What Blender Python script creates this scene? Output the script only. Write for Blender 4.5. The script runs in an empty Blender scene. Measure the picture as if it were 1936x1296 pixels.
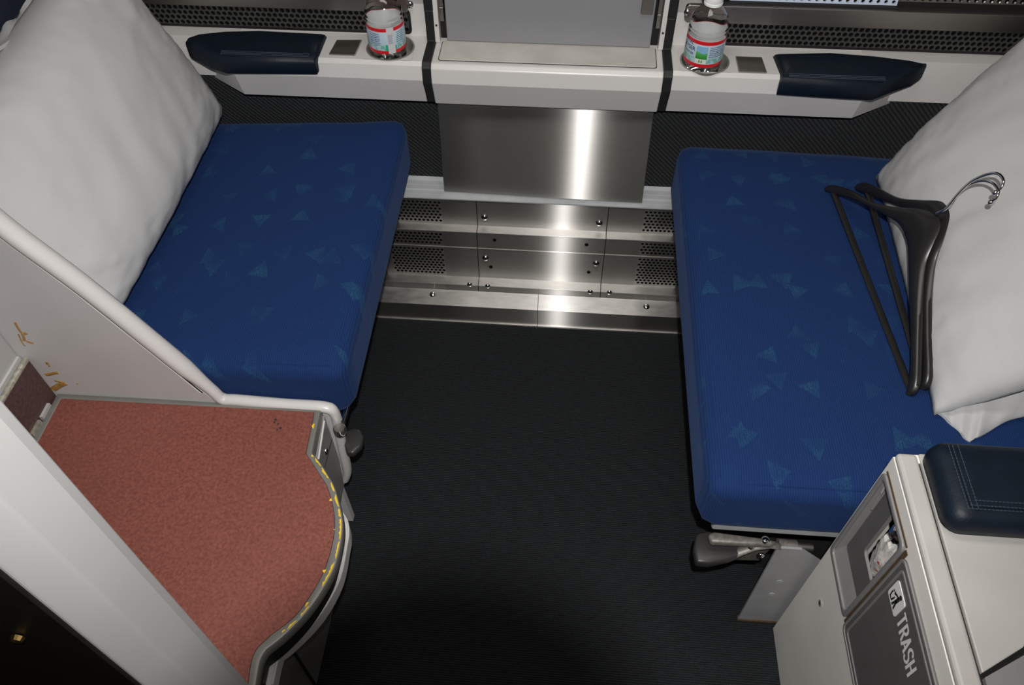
import bpy, bmesh, math, random
from mathutils import Vector, Matrix, noise
R_ = math.radians
random.seed(4)
S = bpy.context.scene
C = S.collection

# ------------------------------------------------------------------ camera
F_PX, PITCH, YAW, ROLL, CAM_H = 1500.0, .883863, .0824571, -.00855984, 1.5
_c, _s = math.cos, math.sin
FW = Vector((-_s(YAW)*_c(PITCH), _c(YAW)*_c(PITCH), -_s(PITCH)))
_r = Vector((_c(YAW), _s(YAW), 0)); _u = _r.cross(FW)
RT = _r*_c(ROLL) + _u*_s(ROLL); UP = -_r*_s(ROLL) + _u*_c(ROLL)
CAM = Vector((0, 0, CAM_H))
cd = bpy.data.cameras.new('camera'); cam = bpy.data.objects.new('camera', cd); C.objects.link(cam)
cd.sensor_fit = 'HORIZONTAL'; cd.sensor_width = 36; cd.lens = 36*F_PX/1936; cd.clip_start = .02
cam.matrix_world = Matrix(((RT.x, UP.x, -FW.x, CAM.x), (RT.y, UP.y, -FW.y, CAM.y), (RT.z, UP.z, -FW.z, CAM.z), (0, 0, 0, 1)))
S.camera = cam

# ------------------------------------------------------------------ world, lights, exposure
w = bpy.data.worlds.new('world'); S.world = w; w.use_nodes = True
w.node_tree.nodes['Background'].inputs[0].default_value = (.9, .95, 1, 1)
w.node_tree.nodes['Background'].inputs[1].default_value = .05
S.view_settings.view_transform = 'Standard'; S.view_settings.look = 'None'
S.view_settings.gamma = 1; S.view_settings.exposure = 0; S.view_settings.use_curve_mapping = False
def light(name, kind, loc, energy, color=(1, 1, 1), size=None, rot=None, size_y=None):
    l = bpy.data.lights.new(name, kind); l.energy = energy; l.color = color
    o = bpy.data.objects.new(name, l); C.objects.link(o); o.location = loc
    if rot is not None: o.rotation_euler = rot
    if kind == 'AREA':
        l.shape = 'RECTANGLE'; l.size = size; l.size_y = size_y or size
    elif size is not None: l.shadow_soft_size = size
    return o
FLASH = CAM + UP*.075 - FW*.09 + RT*.012
fl = light('camera_flash', 'SPOT', FLASH, 67, (1, .985, .965), .008)
fl.data.spot_size = R_(100); fl.data.spot_blend = .75
fl.rotation_mode = 'QUATERNION'; fl.rotation_quaternion = (FW+UP*.08).to_track_quat('-Z', 'Y')
light('ceiling_lamp_light', 'AREA', (0, .75, 1.99), 4.5, (1, .95, .87), .9, (0, 0, 0), .3)

# ------------------------------------------------------------------ helpers
def P(px, py, x=None, y=None, z=None):
    d = RT*((px-968)/F_PX) - UP*((py-648)/F_PX) + FW
    t = x/d.x if x is not None else y/d.y if y is not None else (z-CAM_H)/d.z
    return CAM + d*t
def ray_plane(px, py, p0, n):
    d = RT*((px-968)/F_PX) - UP*((py-648)/F_PX) + FW
    return CAM + d*((p0-CAM).dot(n)/d.dot(n))
BASE = {}
def meta(o, label=None, cat=None, group=None, kind=None):
    if label: o['label'] = label
    if cat: o['category'] = cat
    if group: o['group'] = group
    if kind: o['kind'] = kind
    return o
def thing(name, label, cat, loc, group=None):
    o = bpy.data.objects.new(name, None); C.objects.link(o); o.location = loc
    o.empty_display_size = .05
    BASE[o.name] = Vector(loc)
    return meta(o, label, cat, group)
def link(name, me, parent, pos, rot=None):
    """object with mesh me (local coordinates) at world position pos"""
    o = bpy.data.objects.new(name, me); C.objects.link(o)
    pos = Vector(pos)
    if parent is not None:
        o.parent = parent; o.location = pos - BASE[parent.name]
    else: o.location = pos
    if rot is not None: o.rotation_euler = rot
    BASE[o.name] = pos
    return o
def obj(name, bm, m, parent=None, smooth=None, bevel=None, seg=2):
    """bmesh in world coordinates -> one mesh object"""
    bmesh.ops.remove_doubles(bm, verts=bm.verts, dist=1e-6)
    bmesh.ops.recalc_face_normals(bm, faces=bm.faces)
    if bevel:
        es = [e for e in bm.edges if len(e.link_faces) == 2 and e.calc_face_angle(0) > .5]
        if es: bmesh.ops.bevel(bm, geom=es, offset=bevel, segments=seg, affect='EDGES', profile=.5, clamp_overlap=True)
    if parent is not None: b = BASE[parent.name]
    else:
        vs = [v.co for v in bm.verts]
        b = Vector(((min(v.x for v in vs)+max(v.x for v in vs))/2, (min(v.y for v in vs)+max(v.y for v in vs))/2, min(v.z for v in vs)))
    bmesh.ops.translate(bm, vec=-b, verts=bm.verts)
    me = bpy.data.meshes.new(name); bm.to_mesh(me); bm.free()
    for mm in (m if isinstance(m, (list, tuple)) else [m]): me.materials.append(mm)
    if smooth is not None:
        me.shade_smooth()
        me.set_sharp_from_angle(angle=R_(smooth))
    o = bpy.data.objects.new(name, me); C.objects.link(o)
    if parent is not None: o.parent = parent; BASE[o.name] = b
    else: o.location = b; BASE[o.name] = b
    return o
def NB(): return bmesh.new()
def box(bm, a, b):
    x0, y0, z0 = a; x1, y1, z1 = b
    v = [bm.verts.new((x, y, z)) for x in (x0, x1) for y in (y0, y1) for z in (z0, z1)]
    for f in ((0, 1, 3, 2), (4, 6, 7, 5), (0, 4, 5, 1), (2, 3, 7, 6), (0, 2, 6, 4), (1, 5, 7, 3)):
        bm.faces.new([v[i] for i in f])
    return v
def prism(bm, pts, d):
    """closed 3D polygon pts extruded along vector d"""
    d = Vector(d); a = [bm.verts.new(p) for p in pts]; b = [bm.verts.new(Vector(p)+d) for p in pts]
    n = len(a)
    bm.faces.new(a); bm.faces.new(b[::-1])
    for i in range(n): bm.faces.new((a[i], a[(i+1) % n], b[(i+1) % n], b[i]))
def ring(bm, outer, inner, d):
    d = Vector(d); n = len(outer)
    o0 = [bm.verts.new(p) for p in outer]; i0 = [bm.verts.new(p) for p in inner]
    o1 = [bm.verts.new(Vector(p)+d) for p in outer]; i1 = [bm.verts.new(Vector(p)+d) for p in inner]
    for k in range(n):
        j = (k+1) % n
        bm.faces.new((o0[k], o0[j], i0[j], i0[k])); bm.faces.new((o1[k], i1[k], i1[j], o1[j]))
        bm.faces.new((o0[k], o1[k], o1[j], o0[j])); bm.faces.new((i0[k], i0[j], i1[j], i1[k]))
def rrect(a0, a1, b0, b1, r, n=6):
    out = []
    for ca, cb, st in ((a1-r, b1-r, 0), (a0+r, b1-r, 90), (a0+r, b0+r, 180), (a1-r, b0+r, 270)):
        for i in range(n+1):
            t = R_(st+90*i/n); out.append((ca+r*_c(t), cb+r*_s(t)))
    return out
def tube(bm, path, rad, n=10, cap=True, flat=1.0, axis=None):
    path = [Vector(p) for p in path]; rings = []
    up = Vector((0, 0, 1))
    for i, p in enumerate(path):
        t = (path[min(i+1, len(path)-1)]-path[max(i-1, 0)]).normalized()
        a = t.cross(up)
        if a.length < .05: a = t.cross(Vector((0, 1, 0)))
        if axis is not None: a = Vector(axis)
        a.normalize(); b = a.cross(t).normalized()
        if i and (rings_a.dot(a) < 0): a, b = -a, -b
        rings_a = a
        r = rad[i] if isinstance(rad, (list, tuple)) else rad
        rings.append([bm.verts.new(p+a*(r*_c(2*math.pi*k/n))+b*(r*flat*_s(2*math.pi*k/n))) for k in range(n)])
    for i in range(len(rings)-1):
        for k in range(n):
            j = (k+1) % n; bm.faces.new((rings[i][k], rings[i][j], rings[i+1][j], rings[i+1][k]))
    if cap: bm.faces.new(rings[0][::-1]); bm.faces.new(rings[-1])
def lathe(bm, prof, c, n=40, closed=False):
    cx, cy, cz = c; rings = []
    for r, z in prof:
        rings.append([bm.verts.new((cx+max(r, 1e-4)*_c(2*math.pi*k/n), cy+max(r, 1e-4)*_s(2*math.pi*k/n), cz+z)) for k in range(n)])
    for i in range(len(rings)-1):
        for k in range(n):
            j = (k+1) % n; bm.faces.new((rings[i][k], rings[i][j], rings[i+1][j], rings[i+1][k]))
    if closed: bm.faces.new(rings[0][::-1]); bm.faces.new(rings[-1])
def loft(bm, secs, cap=True, closed=True):
    rs = [[bm.verts.new(p) for p in s] for s in secs]; n = len(rs[0])
    for i in range(len(rs)-1):
        for k in range(n if closed else n-1):
            j = (k+1) % n; bm.faces.new((rs[i][k], rs[i][j], rs[i+1][j], rs[i+1][k]))
    if cap: bm.faces.new(rs[0][::-1]); bm.faces.new(rs[-1])
def smooth_path(pts, n=8, closed=False):
    pts = [Vector(p) for p in pts]; out = []; N = len(pts)
    for i in range(N if closed else N-1):
        g = lambda k: pts[k % N] if closed else pts[max(0, min(N-1, k))]
        p0, p1, p2, p3 = g(i-1), g(i), g(i+1), g(i+2)
        for k in range(n):
            t = k/n
            out.append(.5*((2*p1)+(p2-p0)*t+(2*p0-5*p1+4*p2-p3)*t*t+(3*p1-p0-3*p2+p3)*t**3))
    if not closed: out.append(pts[-1])
    return out
def perforated(bm, org, u, v, W, Hh, pitch, rad, depth, nseg=8, full=False):
    """plate org + u*[0..W] + v*[0..Hh] with a staggered field of real round holes, walls going back by depth"""
    org, u, v, d = Vector(org), Vector(u), Vector(v), Vector(depth)
    nv = max(1, round(Hh/(pitch*.866))); ph = Hh/nv; nu = max(1, round(W/pitch)); pw = W/nu
    def q(a, b): return bm.verts.new(org+u*a+v*b)
    for j in range(nv):
        y0, y1 = j*ph, (j+1)*ph
        off = 0 if j % 2 == 0 else pw/2
        if off:
            for a0, a1 in ((0, off), (W-off, W)):
                bm.faces.new((q(a0, y0), q(a1, y0), q(a1, y1), q(a0, y1)))
        for i in range(nu if not off else nu-1):
            x0 = off+i*pw; x1 = x0+pw; cx, cy = (x0+x1)/2, (y0+y1)/2
            rim = []; outr = []
            for k in range(nseg):
                t = 2*math.pi*(k+.5)/nseg; ca, sa = _c(t), _s(t)
                rim.append((cx+rad*ca, cy+rad*sa))
                m = min((pw/2)/max(abs(ca), 1e-6), (ph/2)/max(abs(sa), 1e-6)); outr.append((cx+m*ca, cy+m*sa))
            R1 = [q(*p) for p in rim]; O1 = [q(*p) for p in outr]
            R2 = [bm.verts.new(v_.co+d) for v_ in R1]
            for k in range(nseg):
                l = (k+1) % nseg
                bm.faces.new((O1[k], O1[l], R1[l], R1[k])); bm.faces.new((R1[k], R1[l], R2[l], R2[k]))
            # corner fill
            for sx in (-1, 1):
                for sy in (-1, 1):
                    cs = [o for o in range(nseg) if (outr[o][0]-cx)*sx > 0 and (outr[o][1]-cy)*sy > 0]
                    if len(cs) == 2:
                        k0, k1 = (cs if (cs[1]-cs[0]) == 1 else cs[::-1])
                        bm.faces.new((O1[k0], q(cx+sx*pw/2, cy+sy*ph/2), O1[k1]))

# ------------------------------------------------------------------ materials
def nt(name):
    m = bpy.data.materials.new(name); m.use_nodes = True
    return m, m.node_tree, m.node_tree.nodes['Principled BSDF']
def mth(t, op, a, b=None, c=None):
    n = t.nodes.new('ShaderNodeMath'); n.operation = op
    for i, v in enumerate((a, b, c)):
        if v is None: continue
        if hasattr(v, 'is_linked'): t.links.new(v, n.inputs[i])
        else: n.inputs[i].default_value = v
    return n.outputs[0]
def coords(t, scale=(1, 1, 1), rot=(0, 0, 0)):
    a = t.nodes.new('ShaderNodeTexCoord'); b = t.nodes.new('ShaderNodeMapping')
    b.inputs['Scale'].default_value = scale; b.inputs['Rotation'].default_value = rot
    t.links.new(a.outputs['Object'], b.inputs[0]); return b.outputs[0]
def tnoise(t, vec, scale, detail=3, rough=.5):
    n = t.nodes.new('ShaderNodeTexNoise'); n.inputs['Scale'].default_value = scale
    n.inputs['Detail'].default_value = detail; n.inputs['Roughness'].default_value = rough
    t.links.new(vec, n.inputs['Vector']); return n.outputs['Fac']
def ramp(t, fac, stops):
    n = t.nodes.new('ShaderNodeValToRGB'); el = n.color_ramp.elements
    while len(el) < len(stops): el.new(.5)
    for e, (p, c) in zip(el, stops): e.position = p; e.color = (*c, 1) if len(c) == 3 else c
    t.links.new(fac, n.inputs[0]); return n.outputs[0]
def mixc(t, fac, a, b):
    n = t.nodes.new('ShaderNodeMix'); n.data_type = 'RGBA'
    for s, v in ((n.inputs[0], fac), (n.inputs[6], a), (n.inputs[7], b)):
        if hasattr(v, 'is_linked'): t.links.new(v, s)
        else: s.default_value = v if not isinstance(v, tuple) else (*v, 1)
    return n.outputs[2]
def bump(t, b, h, strength, dist=.002):
    n = t.nodes.new('ShaderNodeBump'); n.inputs['Strength'].default_value = strength; n.inputs['Distance'].default_value = dist
    t.links.new(h, n.inputs['Height']); t.links.new(n.outputs[0], b.inputs['Normal']); return n
def plain(name, col, rough=.5, metal=0., var=.06, scale=30, bmp=0, spec=.5, **kw):
    m, t, b = nt(name); v = coords(t); f = tnoise(t, v, scale, 4)
    lo = tuple(c*(1-var) for c in col); hi = tuple(min(1, c*(1+var)) for c in col)
    t.links.new(ramp(t, f, [(.3, lo), (.7, hi)]), b.inputs['Base Color'])
    b.inputs['Roughness'].default_value = rough; b.inputs['Metallic'].default_value = metal
    b.inputs['Specular IOR Level'].default_value = spec
    if bmp: bump(t, b, tnoise(t, v, scale*8, 2), bmp)
    for k, x in kw.items(): b.inputs[k].default_value = x
    return m
def steel(name, col, rough, brush=(4, 60, 900), aniso=.85, var=.12, share=.5):
    m, t, b = nt(name); v = coords(t, brush); f = tnoise(t, v, 1.0, 4, .6)
    blot = tnoise(t, coords(t), 9, 4)
    base = ramp(t, f, [(.25, tuple(c*(1-var) for c in col)), (.75, tuple(c*(1+var) for c in col))])
    t.links.new(mixc(t, ramp(t, blot, [(.45, (0, 0, 0)), (.75, (.35, .35, .35))]), base, tuple(c*.6 for c in col)), b.inputs['Base Color'])
    b.inputs['Metallic'].default_value = 1
    t.links.new(mth(t, 'MULTIPLY_ADD', f, .12, rough-.06), b.inputs['Roughness'])
    b.inputs['Anisotropic'].default_value = aniso
    b.inputs['Anisotropic'].default_value = 0
    tg = t.nodes.new('ShaderNodeCombineXYZ'); tg.inputs[0].default_value = 1
    g = t.nodes.new('ShaderNodeBsdfAnisotropic'); g.inputs['Roughness'].default_value = .275; g.inputs['Anisotropy'].default_value = aniso
    g.inputs['Color'].default_value = (*col, 1); t.links.new(tg.outputs[0], g.inputs['Tangent'])
    bp = bump(t, b, f, .03, .0006)
    mx = t.nodes.new('ShaderNodeMixShader'); mx.inputs[0].default_value = share
    t.links.new(b.outputs[0], mx.inputs[1]); t.links.new(g.outputs[0], mx.inputs[2])
    t.links.new(mx.outputs[0], t.nodes['Material Output'].inputs['Surface'])
    return m
def carpet(name, c0, c1, dirv, scale, cross=None):
    m, t, b = nt(name); v = coords(t)
    wv = t.nodes.new('ShaderNodeTexWave'); wv.wave_type = 'BANDS'; wv.bands_direction = dirv
    wv.inputs['Scale'].default_value = scale; wv.inputs['Distortion'].default_value = 1.2; wv.inputs['Detail'].default_value = 2
    wv.inputs['Detail Scale'].default_value = 6
    t.links.new(v, wv.inputs['Vector'])
    f = tnoise(t, v, 420, 3, .7); f2 = tnoise(t, v, 90, 4, .7)
    h = mth(t, 'MULTIPLY_ADD', wv.outputs['Fac'], .5, mth(t, 'MULTIPLY', f, .7))
    col = ramp(t, h, [(.3, tuple(c*.35 for c in c0)), (.8, tuple(c*1.15 for c in c0))])
    t.links.new(mixc(t, ramp(t, f2, [(.52, (0, 0, 0)), (.72, (1, 1, 1))]), col, c1), b.inputs['Base Color'])
    b.inputs['Roughness'].default_value = .95; b.inputs['Specular IOR Level'].default_value = .1
    bump(t, b, h, .7, .003)
    return m
def fabric(name):
    m, t, b = nt(name)
    tc = t.nodes.new('ShaderNodeTexCoord'); sp = t.nodes.new('ShaderNodeSeparateXYZ'); t.links.new(tc.outputs['Object'], sp.inputs[0])
    X, Y, Z = sp.outputs
    u = mth(t, 'ADD', X, mth(t, 'MULTIPLY', Z, .9)); v = mth(t, 'SUBTRACT', Y, mth(t, 'MULTIPLY', Z, .9))
    masks = []
    for s, ou, ov, size in ((.075, .013, .021, .33), (.105, .05, .07, .27)):
        cu = mth(t, 'DIVIDE', mth(t, 'ADD', u, ou), s); cv = mth(t, 'DIVIDE', mth(t, 'ADD', v, ov), s)
        cb = t.nodes.new('ShaderNodeCombineXYZ'); t.links.new(mth(t, 'FLOOR', cu), cb.inputs[0]); t.links.new(mth(t, 'FLOOR', cv), cb.inputs[1])
        cb.inputs[2].default_value = ou*100
        wn = t.nodes.new('ShaderNodeTexWhiteNoise'); t.links.new(cb.outputs[0], wn.inputs['Vector'])
        sc = t.nodes.new('ShaderNodeSeparateColor'); t.links.new(wn.outputs['Color'], sc.inputs[0])
        lu = mth(t, 'ADD', mth(t, 'SUBTRACT', mth(t, 'FRACT', cu), .5), mth(t, 'MULTIPLY', mth(t, 'SUBTRACT', sc.outputs[0], .5), .4))
        lv = mth(t, 'ADD', mth(t, 'SUBTRACT', mth(t, 'FRACT', cv), .5), mth(t, 'MULTIPLY', mth(t, 'SUBTRACT', sc.outputs[1], .5), .4))
        an = mth(t, 'MULTIPLY', wn.outputs['Value'], 6.283)
        cs, sn = mth(t, 'COSINE', an), mth(t, 'SINE', an)
        ru = mth(t, 'SUBTRACT', mth(t, 'MULTIPLY', lu, cs), mth(t, 'MULTIPLY', lv, sn))
        rv = mth(t, 'ADD', mth(t, 'MULTIPLY', lu, sn), mth(t, 'MULTIPLY', lv, cs))
        d1 = mth(t, 'SUBTRACT', mth(t, 'MULTIPLY', rv, -1.0), size*.35)
        d2 = mth(t, 'SUBTRACT', mth(t, 'ADD', mth(t, 'MULTIPLY', rv, .5), mth(t, 'MULTIPLY', mth(t, 'ABSOLUTE', ru), .87)), size*.5)
        tri = mth(t, 'LESS_THAN', mth(t, 'MAXIMUM', d1, d2), 0)
        masks.append(mth(t, 'MULTIPLY', tri, mth(t, 'GREATER_THAN', sc.outputs[2], .38)))
    tri = mth(t, 'MAXIMUM', *masks)
    vec = coords(t)
    speck = ramp(t, tnoise(t, vec, 620, 2, .6), [(.42, (0, 0, 0)), (.6, (1, 1, 1))])
    patch = ramp(t, tnoise(t, vec, 22, 2), [(.35, (.05, .05, .05)), (.7, (.6, .6, .6))])
    fac = mth(t, 'MULTIPLY', mth(t, 'MULTIPLY', tri, speck), patch)
    wv = t.nodes.new('ShaderNodeTexWave'); wv.bands_direction = 'X'; wv.inputs['Scale'].default_value = 85; wv.inputs['Distortion'].default_value = .6
    t.links.new(vec, wv.inputs['Vector'])
    base = ramp(t, mth(t, 'MULTIPLY_ADD', tnoise(t, vec, 500, 2), .6, mth(t, 'MULTIPLY', wv.outputs['Fac'], .4)), [(.2, (.0068, .022, .083)), (.8, (.0125, .038, .136))])
    t.links.new(mixc(t, fac, base, (.028, .12, .19)), b.inputs['Base Color'])
    b.inputs['Roughness'].default_value = .9; b.inputs['Specular IOR Level'].default_value = .12
    b.inputs['Sheen Weight'].default_value = .12; b.inputs['Sheen Tint'].default_value = (.3, .45, .9, 1)
    bump(t, b, wv.outputs['Fac'], .25, .0008)
    return m
M = {}
M['carpet'] = carpet('carpet_floor', (.0245, .0265, .029), (.018, .027, .031), 'Y', 75)
M['wallcarpet'] = carpet('carpet_wall', (.036, .038, .040), (.026, .029, .031), 'DIAGONAL', 60)
M['white'] = plain('white_plastic', (.62, .60, .585), .32, var=.03, scale=6)
M['white2'] = plain('white_paint', (.44, .435, .43), .45, var=.04, scale=5)
M['offwhite'] = plain('cabinet_offwhite', (.82, .80, .745), .38, var=.04, scale=7)
M['lidwhite'] = plain('lid_offwhite', (.45, .435, .41), .38, var=.05, scale=12)
M['greyleaf'] = plain('grey_table', (.235, .235, .25), .38, var=.03, scale=8)
M['panelgrey'] = plain('grey_laminate', (.58, .565, .56), .5, var=.04, scale=9)
M['black'] = plain('black_rubber', (.006, .006, .006), .6)
M['hole'] = plain('dark_void', (.004, .004, .004), .9, spec=.1)
M['grille'] = plain('grille_black', (.05, .049, .048), .45, var=.15)
M['steel'] = steel('brushed_steel', (.50, .485, .46), .5, share=.45)
M['steeldark'] = steel('brushed_steel_dark', (.42, .405, .385), .5, share=.45)
M['steelscratch'] = steel('scuffed_aluminium', (.60, .59, .57), .42, brush=(30, 60, 200), aniso=.75, var=.2, share=.3)
M['chrome'] = plain('chrome', (.75, .75, .75), .12, 1.0, var=.05)
M['sillsteel'] = steel('sill_steel', (.46, .43, .395), .42, share=.35)
M['whiteledge'] = plain('white_aluminium', (.42, .44, .45), .5, var=.08, scale=20)
M['fabric'] = fabric('blue_seat_fabric')
M['navy'] = plain('navy_leather', (.0035, .0085, .0165), .5, spec=.28, var=.15, scale=40, bmp=.12)
M['navyback'] = plain('navy_cloth', (.008, .014, .03), .8, var=.15)
M['stitch'] = plain('stitch_thread', (.03, .045, .065), .7)
M['trimgrey'] = plain('trim_grey', (.175, .17, .155), .42, var=.06)
M['darkplastic'] = plain('charcoal_plastic', (.034, .033, .032), .38, var=.08)
M['blackplastic'] = plain('hanger_black', (.016, .015, .015), .33, var=.1)
M['bingrey'] = plain('bin_grey', (.22, .213, .21), .4, var=.05)
M['bindoor'] = plain('bin_door_grey', (.11, .104, .104), .45, var=.06)
M['letter'] = plain('letter_white', (.78, .78, .77), .5, var=.01)
M['ink'] = plain('ink_black', (.02, .02, .02), .6)
M['yellow'] = plain('yellow_paint', (.80, .52, .02), .5, var=.1, scale=200)
M['glue'] = plain('brown_glue', (.42, .23, .06), .3, var=.35, scale=90)
M['rust'] = plain('rust_metal', (.20, .185, .165), .5, .4, var=.3, scale=120)
M['redrust'] = plain('rust_orange', (.075, .045, .02), .8, var=.3, scale=120)
M['nosing'] = plain('worn_nosing', (.62, .60, .50), .35, .7, var=.35, scale=120)
M['capwhite'] = plain('cap_white', (.80, .80, .80), .35, var=.02)
M['darkdoor'] = plain('dark_door', (.010, .008, .006), .35, var=.2)
M['ceil'] = plain('ceiling_cream', (.5, .48, .45), .6)
M['corridor'] = plain('corridor_tan', (.20, .165, .13), .6)
M['bluelit'] = plain('pale_blue_reflection', (.50, .58, .70), .4, var=.05)  # window reflection put into the colour
M['gasketgap'] = M['black']
def tread():
    m, t, b = nt('brown_tread'); v = coords(t)
    f = tnoise(t, v, 210, 4, .65); g = tnoise(t, v, 4, 3)
    wc = ramp(t, f, [(.32, (.145, .043, .032)), (.68, (.272, .088, .065))])
    t.links.new(mixc(t, ramp(t, g, [(.35, (0, 0, 0)), (.7, (.5, .5, .5))]), wc, (.178, .063, .05)), b.inputs['Base Color'])
    b.inputs['Roughness'].default_value = .55; b.inputs['Specular IOR Level'].default_value = .3
    bump(t, b, f, .35, .0015); return m
M['tread'] = tread()
M['riser'] = plain('riser_brown', (.085, .045, .042), .6, var=.25, scale=160, bmp=.1)
def cloth():
    m, t, b = nt('pillow_cotton'); v = coords(t)
    f = tnoise(t, v, 900, 2); g = tnoise(t, coords(t, (2.2, 4, 3)), 2.2, 2, .45)
    t.links.new(ramp(t, f, [(.3, (.47, .47, .475)), (.7, (.51, .51, .51))]), b.inputs['Base Color'])
    b.inputs['Roughness'].default_value = .9; b.inputs['Specular IOR Level'].default_value = .15
    bump(t, b, mth(t, 'MULTIPLY_ADD', g, 1.0, mth(t, 'MULTIPLY', f, .006)), .16, .02); return m
M['cloth'] = cloth()
def glassy(name, ior, rough=0.0, col=(1, 1, 1)):
    m, t, b = nt(name); b.inputs['Coat Weight'].default_value = .8; b.inputs['Transmission Weight'].default_value = 1; b.inputs['IOR'].default_value = ior
    b.inputs['Roughness'].default_value = rough; b.inputs['Base Color'].default_value = (*col, 1); return m
M['bottle'] = glassy('clear_bottle', 1.2, .02, (.97, .98, .98))
M['film'] = glassy('clear_film', 1.3, .12, (.95, .95, .95))
def bagm():
    m, t, b = nt('printed_film'); v = coords(t)
    vr = t.nodes.new('ShaderNodeTexVoronoi'); vr.inputs['Scale'].default_value = 55; t.links.new(v, vr.inputs['Vector'])
    dots = ramp(t, vr.outputs['Distance'], [(.16, (1, 1, 1)), (.2, (0, 0, 0))])
    g = tnoise(t, coords(t, (30, 120, 60)), 1, 3)
    base = ramp(t, g, [(.35, (.42, .40, .38)), (.65, (.75, .72, .69))])
    t.links.new(mixc(t, dots, base, (.45, .06, .05)), b.inputs['Base Color'])
    b.inputs['Roughness'].default_value = .18; b.inputs['Coat Weight'].default_value = .6
    bump(t, b, g, .6, .004); return m
M['bag'] = bagm()

# ================================================================== SETTING
WALL = 1.415      # carpeted wall below the window ledge
UPW = 1.442       # panel above the ledge
def struct(name, bm, m, label=None, **k):
    o = obj(name, bm, m, None, **k); o['kind'] = 'structure'
    if label: o['label'] = label
    return o
bm = NB(); box(bm, (-1.06, -.62, -.03), (1.06, 1.50, 0)); struct('floor', bm, M['carpet'], 'dark ribbed charcoal carpet covering the compartment floor')
bm = NB(); box(bm, (-1.05, WALL, .30), (1.05, WALL+.09, .598)); struct('wall_back', bm, M['wallcarpet'], 'dark ribbed carpet wall below the white window ledge')
bm = NB(); box(bm, (-1.05, UPW, .66), (1.05, UPW+.06, .7405)); struct('wall_sill', bm, M['white'], 'white panel strip under the window')
for xa_, xb_, lb_ in ((-1.05, -.655, 'white wall rail behind the pillow with no hangers'), (.557, 1.05, 'white wall rail behind the pillow under the hangers')):
    bm = NB(); box(bm, (xa_, 1.410, .590), (xb_, UPW, .6765)); struct('wall_rail', bm, M['white'], lb_)
bm = NB(); box(bm, (-1.05, WALL, -.03), (1.05, WALL+.09, .30)); struct('wall_base', bm, M['darkplastic'], 'dark lower wall behind the heater covers')
bm = NB(); box(bm, (-1.11, -.62, -.03), (-1.05, 1.50, 2.1)); struct('wall_left', bm, M['panelgrey'], 'grey end wall behind the seat with the open pillowcase')
bm = NB(); box(bm, (1.05, -.62, -.03), (1.11, 1.50, 2.1)); struct('wall_right', bm, M['panelgrey'], 'grey end wall behind the seat with the hangers')
bm = NB(); box(bm, (-1.11, -.68, -.03), (1.11, -.62, 2.1)); struct('wall_front', bm, M['corridor'], 'tan corridor wall behind the doorway')
bm = NB(); box(bm, (-1.11, -.68, 2.1), (1.11, 1.56, 2.16)); struct('ceiling', bm, M['ceil'], 'cream ceiling of the compartment')
# window above the ledge
bm = NB(); box(bm, (-1.05, UPW+.05, .7405), (1.05, UPW+.07, 2.1))
win = struct('window_1', bm, M['hole'], 'dark window above the steel sills')
# ceiling lamp
t = thing('ceiling_lamp', 'flat ceiling lamp above the aisle', 'lamp', (0, .75, 2.06))
bm = NB(); box(bm, (-.48, .58, 2.06), (.48, .92, 2.1)); obj('lamp_housing', bm, M['white'], t, bevel=.01)
em, et, eb = nt('lamp_diffuser'); eb.inputs['Emission Color'].default_value = (1, .94, .85, 1); eb.inputs['Emission Strength'].default_value = 1.5
bm = NB(); box(bm, (-.45, .60, 2.05), (.45, .90, 2.06)); obj('diffuser', bm, em, t)

# screws (shared mesh, dome facing +Z local)
def dome_mesh(name, r, m):
    bm = NB(); n = 14
    lathe(bm, [(r, 0), (r, r*.18), (r*.88, r*.42), (r*.6, r*.62), (r*.22, r*.7)], (0, 0, 0), n, closed=True)
    me = bpy.data.meshes.new(name); bmesh.ops.recalc_face_normals(bm, faces=bm.faces); bm.to_mesh(me); bm.free(); me.materials.append(m); me.shade_smooth(); return me
def disc_mesh(name, r, m, t=.0006):
    bm = NB(); lathe(bm, [(r, 0), (r, t)], (0, 0, 0), 14, closed=True)
    me = bpy.data.meshes.new(name); bmesh.ops.recalc_face_normals(bm, faces=bm.faces); bm.to_mesh(me); bm.free(); me.materials.append(m); return me
SCREW = dome_mesh('screw', .0068, M['chrome']); BIGSCREW = dome_mesh('screw_large', .0082, M['chrome'])
HOLE = disc_mesh('bolt_hole', .0045, M['hole'])
FACE = (R_(90), 0, 0)       # local +Z -> world -Y

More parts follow.
